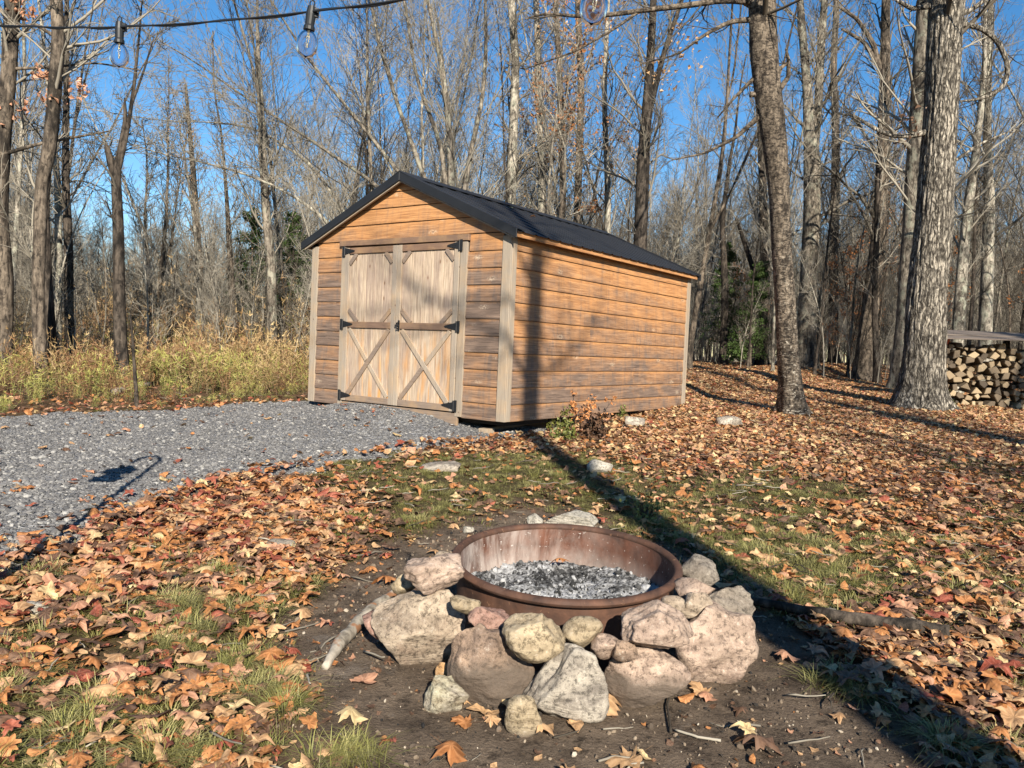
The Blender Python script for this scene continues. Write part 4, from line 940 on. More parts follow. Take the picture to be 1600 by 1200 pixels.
def join(parts):
    Vs, Qs, o = [], [], 0
    for V, Q in parts: Vs.append(V); Qs.append(Q + o); o += len(V)
    return np.concatenate(Vs), np.concatenate(Qs)
def lin(a, b, n, p=1.0): t = np.linspace(0, 1, n) ** p; return a[:, None] * (1 - t) + b[:, None] * t
def crown(tp, tr, n1=30, t0=.25, len1=3.5, n2=6, n3=5, n4=0, ang=(.5, 1.1), up=.10, rmin=.0035, dens=1.0, extra=None, taper=1.0):
    """branches on trunk path(s) tp (B,n,3) with radii tr"""
    L1o, L1d, t, pi, r = spawn(tp, tr, int(n1), t0, .97, *ang)
    L = len1 * (1.15 - .75 * (t - t0) / (1 - t0)) * rng.uniform(.45, 1.15, len(t)) * taper
    p1 = grow(L1o, L1d, L, 7, up, .13); ra = np.clip(r * .30, rmin * 2.0, .05) * rng.uniform(.5, 1.1, len(r)); r1 = lin(ra, ra * .22 + rmin * .5, 7)
    if extra is not None: p1 = np.concatenate([p1, extra[0]]); r1 = np.concatenate([r1, extra[1]]); L = np.concatenate([L, extra[2]])
    o, d, t, pi, r = spawn(p1, r1, n2, .18, .97, .35, .9); L2 = L[pi] * .48 * (1.15 - .6 * t) * rng.uniform(.5, 1.2, len(t))
    p2 = grow(o, d, L2, 5, up * .8, .14); ra = np.clip(r * .6, rmin * 1.3, .03); r2 = lin(ra, ra * .3 + rmin * .4, 5)
    o, d, t, pi, r = spawn(p2, r2, n3, .12, .98, .3, .85); L3 = L2[pi] * .52 * rng.uniform(.5, 1.3, len(t))
    p3 = grow(o, d, L3, 4, up * .6, .16); ra = np.clip(r * .6, rmin, .012); r3 = lin(ra, ra * .4, 4)
    out = [tubes(p1, r1, 5), tubes(p2, r2, 4), tubes(p3, r3, 3)]; tips = p3
    if n4:
        o, d, t, pi, r = spawn(p3, r3, n4, .2, .98, .3, .8); L4 = L3[pi] * .5 * rng.uniform(.5, 1.3, len(t)); p4 = grow(o, d, L4, 3, .02, .15); ra = np.full(len(r), rmin * .8); out.append(tubes(p4, lin(ra, ra * .5, 3), 3)); tips = p4
    return out, tips
def leaf_quads(P, size, name='foliage'):
    n = len(P); a = rng.normal(size=(n, 3)); a /= np.linalg.norm(a, axis=1, keepdims=True); b = np.cross(a, rng.normal(size=(n, 3))); b /= np.linalg.norm(b, axis=1, keepdims=True); s = size * rng.uniform(.5, 1.3, (n, 1))
    c = np.cross(a, b) * .3
    V = np.stack([P - a * s * .5, P + b * s * .38 + c * s, P + a * s * .5, P - b * s * .38 + c * s], 1).reshape(-1, 3); Q = np.arange(n * 4).reshape(-1, 4); return np_mesh(name, V, Q, smooth=False)
def trunk_shape(pts, rad, sides=16, seed=0, rough=.05, flare=True, fine=0.0):
    """trunk with uneven outline and root flare; finer detail for near trees"""
    r_ = np.random.default_rng(seed); pts = np.asarray(pts, float); rad = np.asarray(rad, float)
    seg = max(24, int(np.linalg.norm(np.diff(pts, axis=0), axis=1).sum() / (.03 if fine else .25)))
    cl = np.concatenate([[0], np.cumsum(np.linalg.norm(np.diff(pts, axis=0), axis=1))]); s = np.linspace(0, cl[-1], seg)
    def sm(y):  # smooth interpolation
        v = np.interp(s, cl, y); k = max(3, int(seg / len(cl) / 1.6) | 1); pad = np.concatenate([2 * v[0] - v[1:k // 2 + 1][::-1], v, 2 * v[-1] - v[-k // 2:-1][::-1]]) if k // 2 else v
        return np.convolve(pad, np.ones(k) / k, 'valid')[:seg]
    P = np.stack([sm(pts[:, i]) for i in range(3)], -1); Rr = sm(rad)
    t = np.gradient(P, axis=0); t /= np.linalg.norm(t, axis=1, keepdims=True); a = np.cross(t, [0.1, 1, 0]); a /= np.linalg.norm(a, axis=1, keepdims=True); b = np.cross(t, a)
    an = np.arange(sides) * 2 * math.pi / sides; A, S = np.meshgrid(an, s)
    f = 1 + rough * (np.sin(2 * A + .5 * S + r_.uniform(0, 6)) + .7 * np.sin(3 * A - .8 * S + r_.uniform(0, 6)) + .5 * np.sin(S * 3 + A + r_.uniform(0, 6)))
    if flare: f = f + (np.exp(-S / .16) * .42 + np.exp(-S / .45) * .22) * (1 + .5 * np.sin(5 * A + r_.uniform(0, 6)) + .35 * np.sin(3 * A + r_.uniform(0, 6)))
    if fine:
        rid = 0
        for k in range(5):
            fr = r_.integers(9, 26); rid = rid + np.abs(np.sin(fr * A / 2 + 1.1 * np.sin(S * r_.uniform(1.5, 4) + r_.uniform(0, 6)) + r_.uniform(0, 6))) 
        pl = np.sin(S * 14 + 3 * np.sin(A * 4 + S * 2)) * .3 + r_.normal(0, .25, A.shape)
        f = f + fine * (rid / 5 - .6 + .25 * pl)
    V = P[:, None] + (a[:, None] * np.cos(A)[..., None] + b[:, None] * np.sin(A)[..., None]) * (Rr[:, None] * f)[..., None]
    i = np.arange(seg - 1)[:, None] * sides; k = np.arange(sides)[None]; k2 = (k + 1) % sides
    return V.reshape(-1, 3), np.stack([i + k, i + k2, i + sides + k2, i + sides + k], -1).reshape(-1, 4), P, Rr
# ---- generic forest trees: a few bodies, copied with their parts
VAR = []
def variant(H, r0, n1, t0, len1, ang, up, n2=6, n3=5, fork=0, leaves=0, lcol=None, lean=.02, rmin=.005):
    n = 12; tp = grow(np.zeros((1, 3)), np.array([[rng.normal(0, lean), rng.normal(0, lean), 1.]]), np.array([H]), n, .06, .045); tr = lin(np.array([r0]), np.array([.012]), n, .85)
    V0, Q0, P, Rr = trunk_shape(tp[0], tr[0], 9, int(rng.integers(999)), .05); allp, allr = [tp], [tr]; tparts = [(V0, Q0)]
    if fork:
        o, d, t, pi, r = spawn(tp, tr, fork, .25, .6, .25, .5); fp = grow(o, d, H * (.95 - t), n, .05, .05); fr = lin(r * .75, np.full(len(r), .01), n); tparts.append(tubes(fp, fr, 7)); allp.append(fp); allr.append(fr)
    ap = np.concatenate(allp); ar = np.concatenate(allr)
    out, tips = crown(ap, ar, n1 / (1 + fork * .6), t0, len1, n2, n3, 0, ang, up, rmin)
    # heavy limbs join the trunk mesh, the rest is the branch part
    V, Q = join(tparts); VAR.append(dict(trunk=np_mesh('trunk', V, Q), br=np_mesh('branches', *join(out)), H=H, fol=None if not leaves else leaf_quads(tips[rng.integers(0, len(tips), leaves), rng.integers(1, tips.shape[1], leaves)] + rng.normal(0, .03, (leaves, 3)), .075), lc=lcol))
for k in range(6): variant(rng.uniform(11, 14), rng.uniform(.05, .09), 38, .25, 2.5, (.45, 1.0), .12, n2=7, rmin=.004)                      # slender forest-grown
for k in range(3): variant(rng.uniform(8, 10), rng.uniform(.032, .05), 34, .15, 1.7, (.5, 1.1), .12, rmin=.004)              # poles
for k in range(3): variant(rng.uniform(11, 13), .08, 40, .2, 3.0, (.4, .9), .10, fork=2, rmin=.004)                                     # forked
for k in range(2): variant(rng.uniform(4.5, 6), .035, 30, .08, 1.6, (.5, 1.1), .12, rmin=.0035)                             # brushy saplings
variant(11, .10, 34, .2, 2.6, (.5, 1.1), .08, leaves=900, lcol=LEAF['orange brown'])
variant(4.0, .03, 30, .08, 1.4, (.6, 1.2), .05, leaves=1500, lcol=LEAF['orange brown'])
variant(12, .12, 36, .2, 2.8, (.5, 1.1), .08, leaves=500, lcol=LEAF['tan'])
print('variant quads', [len(v['br'].polygons) for v in VAR])
LOOK = ['slender', 'slender', 'slender', 'slender', 'slender', 'slender', 'thin young', 'thin young', 'thin young', 'forked', 'forked', 'forked', 'brushy sapling', 'brushy sapling', 'brown leaved', 'orange leaved low', 'sparsely leaved']
BN = ['grey barked', 'brown barked', 'pale barked', 'dark barked']
protos = {}
def place_tree(vi, bi, x, y, s, rz, label, group):
    key = (vi, bi); z = float(zg(x, y)) - .05
    r = bpy.data.objects.new('bare_tree', None); col.objects.link(r); r.location = (x, y, z); r.rotation_euler = (0, 0, rz); r.scale = (s, s, s)
    tag(r, label, 'tree', group); v = VAR[vi]
    if key not in protos:
        a = v['trunk'].copy(); a.materials.clear(); a.materials.append(BARK[bi]); b = v['br'].copy(); b.materials.clear(); b.materials.append(TWIGD if bi == 3 or (vi + bi) % 4 == 1 else TWIG); protos[key] = (a, b)
    a, b = protos[key]; ob('trunk', a, None, r); ob('branches', b, None, r)
    if v['fol']: ob('foliage', v['fol'], v['lc'], r)
    return r
TREES = []
def ok_spot(x, y, near=1.0):
    if in_shed(np.array([x]), np.array([y]), 1.2)[0]: return False
    if grav_d(np.array([x]), np.array([y]))[0] > -2.2 and x < -1: return False
    if x > .5 and y < 19.5 - .28 * max(x - 9, 0) and x < 16: return False
    if x <= .5 and y < 15.5 and x > -3.2: return False
    if x < -3.2 and y < 13.5 + .35 * (x + 8): return False
    return abs(x) < .66 * y + 2.5
cnt = 0; tries = 0; used = {}
while cnt < 262 and tries < 60000:
    tries += 1
    y = 11.5 + 36 * rng.random() ** .95; x = rng.uniform(-.68 * y - 1, .68 * y + 1)
    if not ok_spot(x, y): continue
    if any((x - a) ** 2 + (y - b) ** 2 < (.9 + .02 * y) ** 2 for a, b in TREES): continue
    u = 800 + x / y * FPX
    # the open patch of sky at the upper left
    gap = 90 < u < 400
    vi = int(rng.choice(17, p=np.array([7] * 6 + [7] * 3 + [6] * 3 + [7] * 2 + [2.5, 2.0, 3.5]) / np.sum([7] * 6 + [7] * 3 + [6] * 3 + [7] * 2 + [2.5, 2.0, 3.5])))
    if gap and y < 34 and vi not in (6, 7, 8, 12, 13): 
        if rng.random() < .8: continue
    if vi == 15 and x < 4: vi = 13
    s = rng.uniform(.62, 1.12)
    if gap: s *= .40 + .005 * y
    bi = int(rng.choice(4, p=[.32, .26, .18, .24]))
    LM = [(-99, 'left edge'), (5, 'left edge trunk'), (70, 'crooked trunk'), (186, 'split snag'), (300, 'pointed grey snag'), (425, 'lichen trunk'), (490, 'shed left corner'), (628, 'shed peak'), (800, 'mottled trunk'), (905, 'leafy tree'),
          (1008, 'dark roof trunk'), (1075, 'shed back corner'), (1215, 'leaning trunk'), (1265, 'forked dark trunk'), (1372, 'leaning brown trunk'), (1450, 'big maple'), (1543, 'woodpile trunk'), (9999, 'right edge')]
    i_ = max(i for i in range(len(LM)) if u >= LM[i][0]) if u > -99 else 0
    a_, b_ = LM[i_][1], LM[min(i_ + 1, len(LM) - 1)][1]; dd = 'nearer' if y < 19 else 'middle distance' if y < 30 else 'far'
    lb = '%s %s %s tree between %s and %s' % (dd, LOOK[vi], BN[bi], a_, b_)
    if lb in used: lb = lb.replace(dd, 'smaller ' + dd if s < used[lb] else 'taller ' + dd)
    used[lb] = s
    place_tree(vi, bi, x, y, s, rng.uniform(0, 6.28), lb, 'bare trees of the woods round the yard'); TREES.append((x, y)); cnt += 1
print('forest trees', cnt)
# far woods beyond what can be told apart
def merged(v, bi):
    a, b = v['trunk'], v['br']; n1_, n2_ = len(a.vertices), len(b.vertices); V = np.zeros((n1_ + n2_) * 3, np.float32); a.vertices.foreach_get('co', V[:n1_ * 3]); t = np.zeros(n2_ * 3, np.float32); b.vertices.foreach_get('co', t); V[n1_ * 3:] = t
    q1 = np.zeros(len(a.loops), np.int32); a.loops.foreach_get('vertex_index', q1); q2 = np.zeros(len(b.loops), np.int32); b.loops.foreach_get('vertex_index', q2)
    return np_mesh('woods_tree', V.reshape(-1, 3), np.concatenate([q1, q2 + n1_]).reshape(-1, 4))
FARV = [(merged(VAR[i], 0), TWIG if i % 3 else BARK[0]) for i in (0, 2, 4, 6, 9, 11, 12, 13)]
n_ = 2300; y = 34 + 60 * rng.random(n_) ** 1.2; x = rng.uniform(-1, 1, n_) * (.7 * y + 4); u = 800 + x / y * FPX
s = rng.uniform(.5, .85, n_) * np.where((u > 60) & (u < 430), .66, 1)
scatter('distant_woods', FARV, np.stack([x, y, zg(x, y) - .05], -1), np.stack([0 * x, 0 * x, rng.uniform(0, 6.28, n_)], -1), np.stack([s, s, s], -1), rng.integers(0, 8, n_), 'distant bare woods that close the view behind the nearer trees')
# brush understorey
n_ = 900; y = 13 + 26 * rng.random(n_); x = rng.uniform(-1, 1, n_) * (.7 * y + 2); kk = np.array([ok_spot(a, b) for a, b in zip(x, y)]); x, y = x[kk], y[kk]; n_ = len(x); s = rng.uniform(.3, .6, n_)
scatter('brush', [(merged(VAR[12], 0), TWIG), (merged(VAR[13], 0), TWIGD), (merged(VAR[8], 0), TWIG)], np.stack([x, y, zg(x, y) - .05], -1), np.stack([0 * x, 0 * x, rng.uniform(0, 6.28, n_)], -1), np.stack([s, s, s], -1), rng.integers(0, 3, n_), 'thin leafless brush growing between the trunks')

# ---- the trees that can be singled out in the photograph
def hero(pts, depth, label, bark=0, name='bare_tree', n1=26, t0=.3, len1=2.6, more=3.0, sides=12, fine=0., extra_forks=(), limbs=(), tw=TWIG, n3=5, n4=0, foliage=0, fcol='tan', leaf_at=(), ang=(.5, 1.1), up=.08, lean_d=0., rmin=.005, flare=True, rough=.05, stub=False, mat=None):
    """pts: (u,v,width px) measured on the photograph from the base up, at the given depth"""
    base = gp(pts[0][0], pts[0][1]) if depth is None else at(pts[0][0], pts[0][1], depth)
    D = base[1]; base[2] = float(zg(base[0], base[1])) - .06; root = empty(name, tuple(base)); tag(root, label, 'tree')
    mt = mat or BARK[bark]
    def conv(pp, z0=None):
        out = []; rd = []
        for i, (u, v, wd) in enumerate(pp):
            yy = D + lean_d * (pts[0][1] - v) / 600
            q = at(u, v, yy); out.append(q - base); rd.append(wd / 2 / FPX * yy)
        return np.array(out), np.array(rd)
    P, Rr = conv(pts); P[0] = (0, 0, 0); tip = P[-1]; d = P[-1] - P[-2]; d /= np.linalg.norm(d)
    if more and not stub:
        for k in range(4): P = np.vstack([P, P[-1] + (d + rng.normal(0, .07, 3)) * more / 4]); Rr = np.append(Rr, Rr[-1] * .80)
    V, Q, PP, RR = trunk_shape(P, Rr, sides, abs(hash(label)) % 1000 if False else len(label) * 7, rough, flare, fine); parts = [(V, Q)]
    idx_ = np.linspace(0, len(PP) - 1, 14).astype(int); paths, rads = [PP[idx_]], [RR[idx_]]
    for fk in extra_forks:
        p, r = conv(fk)
        if not stub:
            dd = p[-1] - p[-2]; dd /= np.linalg.norm(dd)
            for k in range(3): p = np.vstack([p, p[-1] + (dd + rng.normal(0, .07, 3)) * more / 4]); r = np.append(r, r[-1] * .75)
        v_, q_, pp, rr = trunk_shape(p, r, max(7, sides * 2 // 3), len(fk), rough, False, 0); parts.append((v_, q_)); ii_ = np.linspace(0, len(pp) - 1, 14).astype(int); paths.append(pp[ii_]); rads.append(rr[ii_])
    ex = None
    if limbs:
        lp, lr, ll = [], [], []
        for lb in limbs:
            p, r = conv(lb); cl = np.concatenate([[0], np.cumsum(np.linalg.norm(np.diff(p, axis=0), axis=1))]); s = np.linspace(0, cl[-1], 7); lp.append(np.stack([np.interp(s, cl, p[:, i]) for i in range(3)], -1)); lr.append(np.interp(s, cl, r)); ll.append(cl[-1] * .8)
            v_, q_, _, _ = trunk_shape(p, r, 7, 1, .04, False, 0); parts.append((v_, q_))
        ex = (np.array(lp), np.array(lr) * .5, np.array(ll))
    ob('trunk', np_mesh('trunk', *join(parts)), mt, root)
    out, tips = crown(np.array(paths), np.array(rads), n1, t0, len1, 6, n3, n4, ang, up, rmin, extra=ex)
    ob('branches', np_mesh('branches', *join(out)), tw, root)
    lf = []
    if foliage: k = rng.integers(0, len(tips), foliage); lf.append(tips[k, rng.integers(1, tips.shape[1], foliage)] + rng.normal(0, .04, (foliage, 3)))
    for (u, v, nn, sp) in leaf_at: lf.append(at(u, v, D) - base + rng.normal(0, sp, (nn, 3)))
    if lf: ob('foliage', leaf_quads(np.concatenate(lf), .085), LEAF[fcol], root)
    return root
hero([(1238, 648, 40), (1236, 610, 36), (1230, 540, 33), (1222, 400, 31), (1218, 300, 31), (1208, 200, 38), (1196, 100, 40), (1190, 0, 39)], None, 'leaning rough barked cherry or birch trunk right of the shed', mat=BIRCH, sides=64, fine=.04, lean_d=-.7, t0=.62, n1=18, len1=3.2, n4=2, rmin=.004, tw=TWIGD,
     limbs=[[(1180, 2, 14), (1130, 0, 9), (1080, 8, 9), (1000, 17, 8), (940, 25, 7), (900, 26, 6), (850, 20, 4), (820, 30, 2.5)], [(1000, 17, 5), (960, 45, 4), (900, 80, 3), (820, 108, 2)], [(1182, 30, 10), (1140, 34, 7), (1100, 55, 5), (1060, 85, 3), (1000, 100, 2)], [(1188, 180, 9), (1150, 215, 6), (1100, 240, 4), (1050, 250, 2)], [(1182, 118, 7), (1150, 150, 4), (1120, 185, 2)],
            [(1217, 142, 9), (1232, 120, 7), (1232, 95, 6), (1228, 75, 3)], [(1215, 110, 7), (1232, 97, 5)], [(1185, 148, 8), (1172, 148, 9)]])
hero([(1436, 650, 68), (1438, 610, 60), (1442, 560, 56), (1448, 450, 54), (1458, 350, 53), (1466, 250, 50), (1473, 120, 49), (1481, 0, 52)], 13.3, 'big shaggy barked maple beside the woodpile', mat=MAPLE, sides=150, fine=.13, t0=.62, n1=16, len1=3.4, n4=2, rmin=.004, tw=TWIGD, leaf_at=[(1425, 190, 22, .10), (1412, 215, 14, .1)], fcol='dark brown',
     limbs=[[(1500, 38, 9), (1530, 42, 8), (1558, 62, 8), (1576, 100, 8), (1572, 132, 7), (1548, 150, 6), (1520, 157, 4), (1500, 158, 3)], [(1455, 205, 11), (1420, 213, 8), (1390, 212, 6), (1360, 198, 5), (1335, 180, 4), (1310, 178, 2)], [(1452, 10, 9), (1425, 14, 7), (1400, 0, 5)], [(1482, 30, 10), (1520, 15, 8), (1550, -10, 6)], [(1480, 260, 6), (1530, 225, 4), (1590, 200, 2)]])
hero([(1406, 608, 32), (1412, 520, 26), (1420, 400, 25), (1430, 250, 24), (1440, 100, 23), (1445, 0, 22)], 18.0, 'grey trunk just behind the big maple on its left', 0, sides=20, fine=.06, lean_d=-1)
hero([(1257, 580, 34), (1260, 500, 28), (1266, 400, 27), (1270, 300, 27), (1268, 235, 24), (1262, 150, 14), (1256, 80, 12), (1250, 0, 10)], 22.5, 'forked dark trunk between the leaning trunk and the big maple', 0, sides=18, extra_forks=[[(1270, 250, 16), (1278, 180, 13), (1282, 90, 12), (1288, 0, 10)]], leaf_at=[(1275, 100, 40, .35), (1285, 125, 30, .25)], lean_d=-.5)
hero([(1348, 590, 30), (1354, 520, 26), (1366, 430, 24), (1376, 330, 20), (1380, 230, 17), (1383, 120, 15), (1384, 0, 13)], 21.0, 'brown trunk left of the big maple, leaning right', 1, sides=18, limbs=[[(1380, 130, 8), (1365, 70, 8), (1340, 30, 6), (1310, 10, 4)], [(1376, 110, 8), (1350, 65, 6), (1315, 45, 4)]])
hero([(1302, 565, 15), (1303, 400, 13), (1306, 200, 12), (1302, 100, 10), (1308, 0, 9)], 26.0, 'thin trunk right of the forked dark one', 1, sides=12)
hero([(1372, 590, 10), (1366, 470, 9), (1372, 300, 8)], 20.0, 'thin dark sapling beside the leaning brown trunk', 3, n1=16, len1=1.2)
hero([(1190, 560, 16), (1196, 430, 14), (1192, 300, 12), (1188, 200, 10)], 24.0, 'dark trunk just left of the leaning trunk', 3, limbs=[[(1192, 470, 9), (1170, 400, 8), (1150, 340, 5)]])
hero([(1130, 570, 12), (1133, 450, 11), (1128, 350, 8), (1140, 250, 5)], 24.0, 'crooked thin dark tree near the shed back corner', 3, ang=(.7, 1.4))
hero([(1540, 560, 20), (1542, 450, 18), (1546, 330, 16), (1542, 200, 12), (1546, 60, 9), (1548, 0, 8)], 20.0, 'patchy pale and dark trunk rising behind the woodpile', 2, sides=14)
hero([(1497, 540, 18), (1502, 430, 16), (1512, 330, 14), (1530, 200, 10), (1540, 80, 7)], 19.0, 'pale trunk between the maple and the patchy trunk behind the woodpile', 2, sides=14)
hero([(1000, 480, 20), (1003, 300, 20), (1008, 200, 17), (1016, 100, 13), (1021, 0, 11)], 17.0, 'dark trunk with clinging leaves rising behind the shed roof', 3, sides=16, extra_forks=[[(1006, 260, 10), (1014, 180, 9), (1035, 90, 8), (1062, 10, 6)]], leaf_at=[(1062, 45, 40, .2), (1070, 80, 40, .22), (1020, 120, 40, .18), (1040, 130, 30, .2)], len1=2.0)
hero([(797, 420, 18), (798, 300, 17), (802, 200, 15), (806, 100, 13), (799, 0, 12)], 18.5, 'pale mottled trunk rising behind the shed ridge', 2, sides=14, len1=2.0)
hero([(848, 420, 12), (846, 300, 11), (842, 150, 10), (838, 0, 9)], 20.0, 'thin pale trunk behind the shed right of the mottled one', 2, len1=1.8, foliage=300)
hero([(905, 440, 13), (903, 300, 12), (908, 150, 11), (903, 0, 9)], 21.0, 'leaf hung brown tree behind the middle of the shed roof', 1, foliage=1400, fcol='tan', len1=2.4)
hero([(872, 430, 11), (880, 300, 10), (876, 150, 9), (868, 0, 7)], 19.0, 'slim tree full of dry leaves behind the shed roof', 1, foliage=1600, fcol='orange brown', len1=2.2)
hero([(955, 440, 11), (950, 300, 10), (944, 150, 8), (950, 0, 6)], 20.0, 'slim pale tree behind the right part of the shed roof', 2, foliage=300)
# fan of stems behind the shed ridge
hero([(712, 420, 12), (706, 290, 11), (702, 200, 9), (690, 100, 7), (668, 0, 5)], 16.5, 'spreading many stemmed tree fanning out behind the shed peak', 0, sides=12, n1=20, t0=.35, len1=2.6, n4=2, rmin=.004, ang=(.3, .8),
     extra_forks=[[(690, 350, 8), (660, 270, 8), (620, 160, 6), (590, 60, 5), (580, 0, 4)], [(680, 360, 8), (640, 290, 7), (560, 190, 5), (480, 90, 4), (430, 10, 2.5)], [(700, 330, 8), (690, 230, 7), (650, 120, 5), (632, 0, 4)],
                  [(670, 380, 7), (590, 290, 6), (480, 215, 4.5), (380, 150, 3), (310, 100, 2)], [(720, 340, 9), (735, 240, 8), (755, 150, 6), (760, 60, 5)]])
hero([(560, 430, 7), (540, 330, 6), (480, 250, 5), (400, 200, 3.5), (330, 190, 2)], 17.5, 'arching pale stem sweeping left behind the shed', 2, n1=34, t0=.3, len1=1.8, n4=2, rmin=.004, ang=(.3, .8), flare=False)
hero([(550, 420, 6), (520, 350, 5), (450, 300, 4), (380, 270, 3), (300, 250, 2)], 16.0, 'lower arching stem sweeping left beside the shed', 2, n1=34, t0=.3, len1=1.7, n4=2, rmin=.004, ang=(.3, .8), flare=False)
# left side
hero([(2, 598, 28), (6, 520, 25), (8, 440, 24), (0, 340, 22), (4, 220, 22), (15, 110, 21), (20, 0, 21)], 12.4, 'thick mottled trunk at the left edge', 1, sides=28, fine=.05, t0=.5, n1=18, limbs=[[(8, 240, 7), (60, 225, 5), (130, 212, 4), (170, 205, 2)], [(14, 108, 6), (80, 105, 4), (150, 98, 3), (220, 110, 2)]], leaf_at=[(22, 16, 60, .08), (14, 175, 34, .07), (40, 172, 16, .06), (50, 18, 18, .06)], fcol='pinkish', rmin=.004)
hero([(66, 602, 20), (62, 540, 19), (59, 470, 18), (61, 400, 19), (64, 290, 19), (78, 230, 21), (85, 140, 20), (92, 60, 19), (88, 0, 18)], 11.9, 'crooked pale and dark trunk second from the left edge', 1, sides=28, fine=.05, t0=.5, n1=18, limbs=[[(90, 60, 6), (60, 40, 5), (20, 40, 3)]], leaf_at=[(62, 114, 20, .06), (80, 155, 34, .08), (126, 138, 34, .08), (70, 115, 16, .05)], fcol='pinkish', rmin=.004)
hero([(80, 596, 22), (75, 500, 20), (70, 420, 20), (66, 320, 17), (74, 240, 14)], 12.6, 'dark trunk crossing behind the crooked pale trunk', 3, sides=14, n1=6, more=1)
hero([(191, 602, 24), (188, 540, 19), (186, 450, 18), (184, 350, 17), (181, 275, 15), (186, 245, 10), (196, 190, 7), (195, 158, 4)], 12.4, 'broken dark snag with a split top left of the sky gap', 3, sides=16, fine=.05, n1=4, t0=.6, len1=.9, more=.05,
     extra_forks=[[(182, 285, 12), (174, 255, 12), (167, 229, 8)], [(187, 262, 7), (200, 200, 6), (210, 130, 5), (218, 50, 3), (222, 0, 2)], [(205, 165, 4), (225, 110, 3), (240, 60, 2)]])
hero([(112, 590, 17), (108, 500, 14), (108, 400, 14), (102, 280, 11), (104, 120, 8), (104, 0, 6)], 14.0, 'dark slim trunk between the crooked trunk and the snag', 3, sides=12, len1=1.4)
hero([(88, 592, 15), (90, 480, 13), (92, 350, 11), (88, 250, 9)], 14.5, 'pale slim trunk right of the crooked pale trunk', 2, sides=12, len1=1.2, n1=16)
hero([(316, 556, 16), (313, 480, 13), (310, 400, 12), (304, 300, 10), (298, 220, 7), (290, 132, 4)], 19.5, 'grey dead snag with a bare pointed top in the sky gap', 1, sides=12, n1=22, t0=.25, len1=1.3, stub=True, more=0, ang=(.3, .8), up=.2)
hero([(372, 562, 14), (366, 500, 12), (360, 420, 10), (356, 340, 7), (350, 250, 4)], 18.0, 'thin brown tree between the snag and the lichen spotted trunk', 1, len1=1.2)
hero([(426, 572, 19), (425, 500, 16), (424, 420, 15), (415, 320, 13), (412, 250, 10), (408, 150, 7)], 16.5, 'lichen spotted pale trunk left of the shed', 0, sides=16, len1=2.0, ang=(.4, 1.2))
hero([(236, 545, 12), (240, 490, 11), (252, 430, 8), (260, 340, 5), (262, 280, 3)], 19.0, 'low forking brown tree left of the grey snag', 1, extra_forks=[[(236, 500, 8), (232, 420, 6), (226, 330, 4)], [(242, 470, 7), (268, 380, 4), (275, 320, 2)]], len1=1.3)
hero([(340, 620, 10), (315, 540, 8), (270, 440, 6), (225, 360, 4), (200, 300, 3)], 21.0, 'pale leaning pole crossing behind the snags', 2, n1=10, len1=.9, flare=False)
# conifers
CON = M('conifer_needles', .7, .2); CON.col(CON.mix(CON.rnd(), (.045, .08, .022), (.08, .12, .03))); CON = CON.m
def conifer(u, v, D, H, label):
    b = gp(u, v) if D is None else at(u, v, D); b[2] = float(zg(b[0], b[1])) - .05; r = empty('evergreen_tree', tuple(b)); tag(r, label, 'tree')
    tp = grow(np.zeros((1, 3)), np.array([[0, 0, 1.]]), np.array([H]), 10, .1, .02); tr = lin(np.array([H * .013]), np.array([.01]), 10); ob('trunk', np_mesh('trunk', *tubes(tp, tr, 8)), BARK[1], r)
    o, d, t, pi, rr = spawn(tp, tr, 90, .10, .98, 1.2, 1.75); L = (1.06 - t) * H * .22 * rng.uniform(.6, 1.1, len(t)) + .1; p = grow(o, d, L, 6, -.03, .06); ra = np.full(len(t), .010); r1 = lin(ra, ra * .3, 6)
    ob('branches', np_mesh('branches', *tubes(p, r1, 4)), TWIGD, r)
    o, d, t, pi, rr = spawn(p, r1, 14, .15, 1, .6, 1.0); q = grow(o, d, L[pi] * .22 * rng.uniform(.5, 1.2, len(t)) + .05, 3, -.04, .1)
    n_ = len(q) * 7; k = rng.integers(0, len(q), n_); f = rng.random((n_, 1)); P = q[k, 0] * (1 - f) + q[k, 2] * f + rng.normal(0, .03, (n_, 3)); ob('foliage', leaf_quads(P, .055), CON, r)
conifer(392, 565, 20.5, 4.2, 'dark green evergreen left of the shed behind the lichen spotted trunk')
conifer(455, 565, 21.5, 4.2, 'evergreen peeking out beside the shed left corner')
conifer(1128, 570, 25.0, 3.9, 'evergreen behind the crooked tree right of the shed')
conifer(1172, 570, 23.0, 3.2, 'small evergreen just left of the leaning trunk')
for (x, y, s, lb) in ((10.6, 25.0, .95, 'orange leaved beech sapling between forked trunk and leaning brown trunk'), (12.2, 24.0, 1.0, 'orange leaved beech sapling just left of the big maple'), (11.8, 27.5, .8, 'small orange leaved sapling behind the leaning brown trunk')):
    place_tree(15, 1, x, y, s, x, lb, None)
